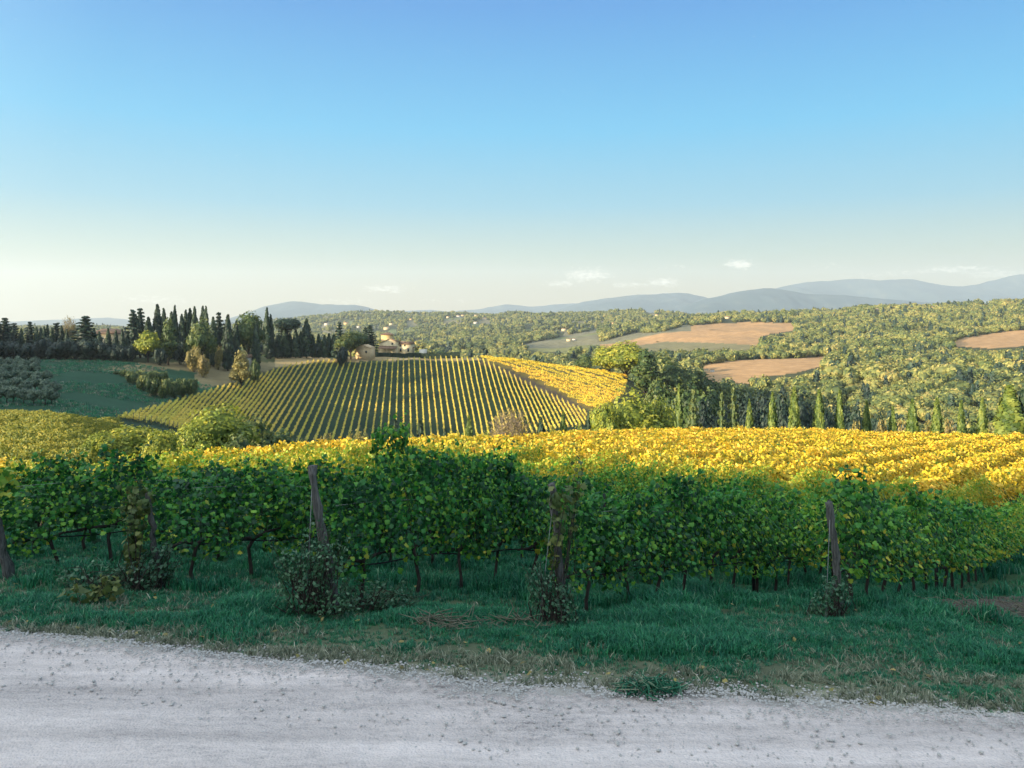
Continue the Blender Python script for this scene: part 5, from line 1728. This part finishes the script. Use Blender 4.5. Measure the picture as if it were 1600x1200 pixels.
for Y0, Y1, dens, hgt in ((6.5, 8.3, 600, .07), (8.3, 10.6, 420, .14), (10.6, 16, 100, .20), (16, 30, 55, .24)):
    n = int(1780 / F * (Y1 ** 2 - Y0 ** 2) / 2 * dens)
    px = rng.uniform(-90, 1690, n)
    Y = np.sqrt(rng.uniform(Y0 ** 2, Y1 ** 2, n))
    X = (px - 800) / F * Y
    dd = Y - edge_y(X) - .16 * fbm(X / 1.4, X * 0 + 3, 3, 4)
    pat = fbm(X / .7, Y / .5, 3, 77)
    p_keep = np.clip(dd / .7, .0, 1) * np.where(dd < 1.5, np.clip(.7 + .8 * pat, .12, 1), 1)
    soilm = inpoly(px, YH - H(X, Y) / Y * F, [(1455, 935), (1520, 905), (1620, 890), (1650, 940), (1600, 968), (1500, 968)])
    ok = (dd > -.03) & (rng.random(n) < p_keep + .05) & ~(soilm & (rng.random(n) > .15))
    tall = np.clip(.5 + 1.1 * fbm(X / 1.1, Y / .9, 3, 78), .35, 1.5)
    h = hgt * tall * np.clip(.35 + dd / 2.2, .4, 1.25)
    pts.append(np.stack([X, Y, H(X, Y)], 1)[ok])
    scl.append(np.stack([h * .9 + .03, h * .9 + .03, h], 1)[ok])
pts, scl = np.concatenate(pts), np.concatenate(scl)
scatter('grass', pts, scl, rng.uniform(0, 6.28, len(pts)), GRC, 8)
print('tufts', len(pts))
DGR = []
for m in GR:
    m2 = m.copy()
    m2.materials.clear()
    m2.materials.append(M['dry_grass'])
    DGR.append(m2)
DGC = proto_coll('dry_tuft', DGR)
n = 6500
X = rng.uniform(-9, 9, n)
dd = np.concatenate([rng.exponential(.7, n * 2 // 3), rng.uniform(0, 3.5, n - n * 2 // 3)])
Y = edge_y(X) + .1 + dd
keep = rng.random(n) < np.clip(.55 + fbm(X / .9, Y / .35, 3, 33), .05, 1)
h = rng.uniform(.03, .11, n)
scatter('dry_grass', np.stack([X, Y, H(X, Y)], 1)[keep], np.stack([h * 1.5, h * 1.5, h], 1)[keep], rng.uniform(0, 6.28, n)[keep], DGC, 8, rng.normal(0, .35, (n, 2))[keep])
FL = []
for s in range(3):
    mb = MB()
    leaves(mb, np.zeros((1, 3)), np.array([[.2 * s, .1, 1.]]), np.array([[0, 1., .2]]), 1.0, np.array([.15 + .3 * s]), 'leaf')
    FL.append(mb.mesh('fallen_leaf', M['dry']))
n = 170
X = rng.uniform(-9, 9, n)
Y = edge_y(X) + rng.exponential(1.6, n)
scatter('fallen_leaves', np.stack([X, Y, H(X, Y) + .05], 1), rng.uniform(.04, .085, n), rng.uniform(0, 6.28, n), proto_coll('fallen_leaf', FL), 3, rng.normal(0, .4, (n, 2)))
# meadow tussocks
n = 9000
px = rng.uniform(-60, 420, n)
Y = np.sqrt(rng.uniform(118 ** 2, 262 ** 2, n))
X = (px - 800) / F * Y
ok = (fbm(X / 14, Y / 20, 3, 66) > -.15) & ~inpoly(px, YH - H(X, Y) / Y * F, HILL)
h = rng.uniform(.35, .9, n)
dryk = rng.random(n) < .25
scatter('meadow_grass', np.stack([X, Y, H(X, Y)], 1)[ok & ~dryk], np.stack([h * 1.6, h * 1.6, h], 1)[ok & ~dryk], rng.uniform(0, 6.28, n)[ok & ~dryk], GRC, 8)
scatter('meadow_straw', np.stack([X, Y, H(X, Y)], 1)[ok & dryk], np.stack([h * 1.6, h * 1.6, h * .8], 1)[ok & dryk], rng.uniform(0, 6.28, n)[ok & dryk], DGC, 8)
# loose stones of the road and its margin
M['pebble'] = noise_mat('pale_limestone', [(.3, (.24, .23, .21)), (.7, (.52, .49, .45))], 3)
ST = []
for s in range(5):
    r = np.random.default_rng(300 + s)
    V_, F_ = ico()
    dv = 1 + .25 * np.sin(V_ @ r.normal(0, 2.2, (3, 3)) + s).sum(1) / 2
    mb = MB()
    mb.add(V_ * dv[:, None] * [1, .8, .55], F_)
    ST.append(mb.mesh('pebble', M['pebble']))
STC = proto_coll('pebble', ST)
n = 16000
X = rng.uniform(-8, 8, n)
off = np.concatenate([rng.normal(.0, .2, n * 2 // 3), -rng.exponential(1.3, n - n * 2 // 3)])
Y = edge_y(X) + off + .16 * fbm(X / 1.4, X * 0 + 3, 3, 4)
ok = Y > 5.4
s_ = np.clip(rng.lognormal(-4.85, .45, n), .003, .018)
scatter('gravel', np.stack([X, Y, H(X, Y) + np.where(off < 0, .045, .012)], 1)[ok], s_[ok], rng.uniform(0, 6.28, n)[ok], STC, 5)
# clods of the ploughed strip at the right
M['soil'] = noise_mat('turned_soil', [(.3, (.035, .03, .025)), (.7, (.10, .085, .06))], 6, 8)
CLO = []
for m in ST:
    m2 = m.copy()
    m2.materials.clear()
    m2.materials.append(M['soil'])
    CLO.append(m2)
CLC = proto_coll('clod', CLO)
n = 5000
px = rng.uniform(1440, 1660, n)
Y = rng.uniform(9.9, 14, n)
X = (px - 800) / F * Y
ok = inpoly(px, YH - H(X, Y) / Y * F, [(1440, 945), (1520, 900), (1640, 880), (1660, 940), (1600, 972), (1490, 972)])
scatter('clods', np.stack([X, Y, H(X, Y)], 1)[ok], rng.uniform(.015, .06, n)[ok], rng.uniform(0, 6.28, n)[ok], CLC, 5)
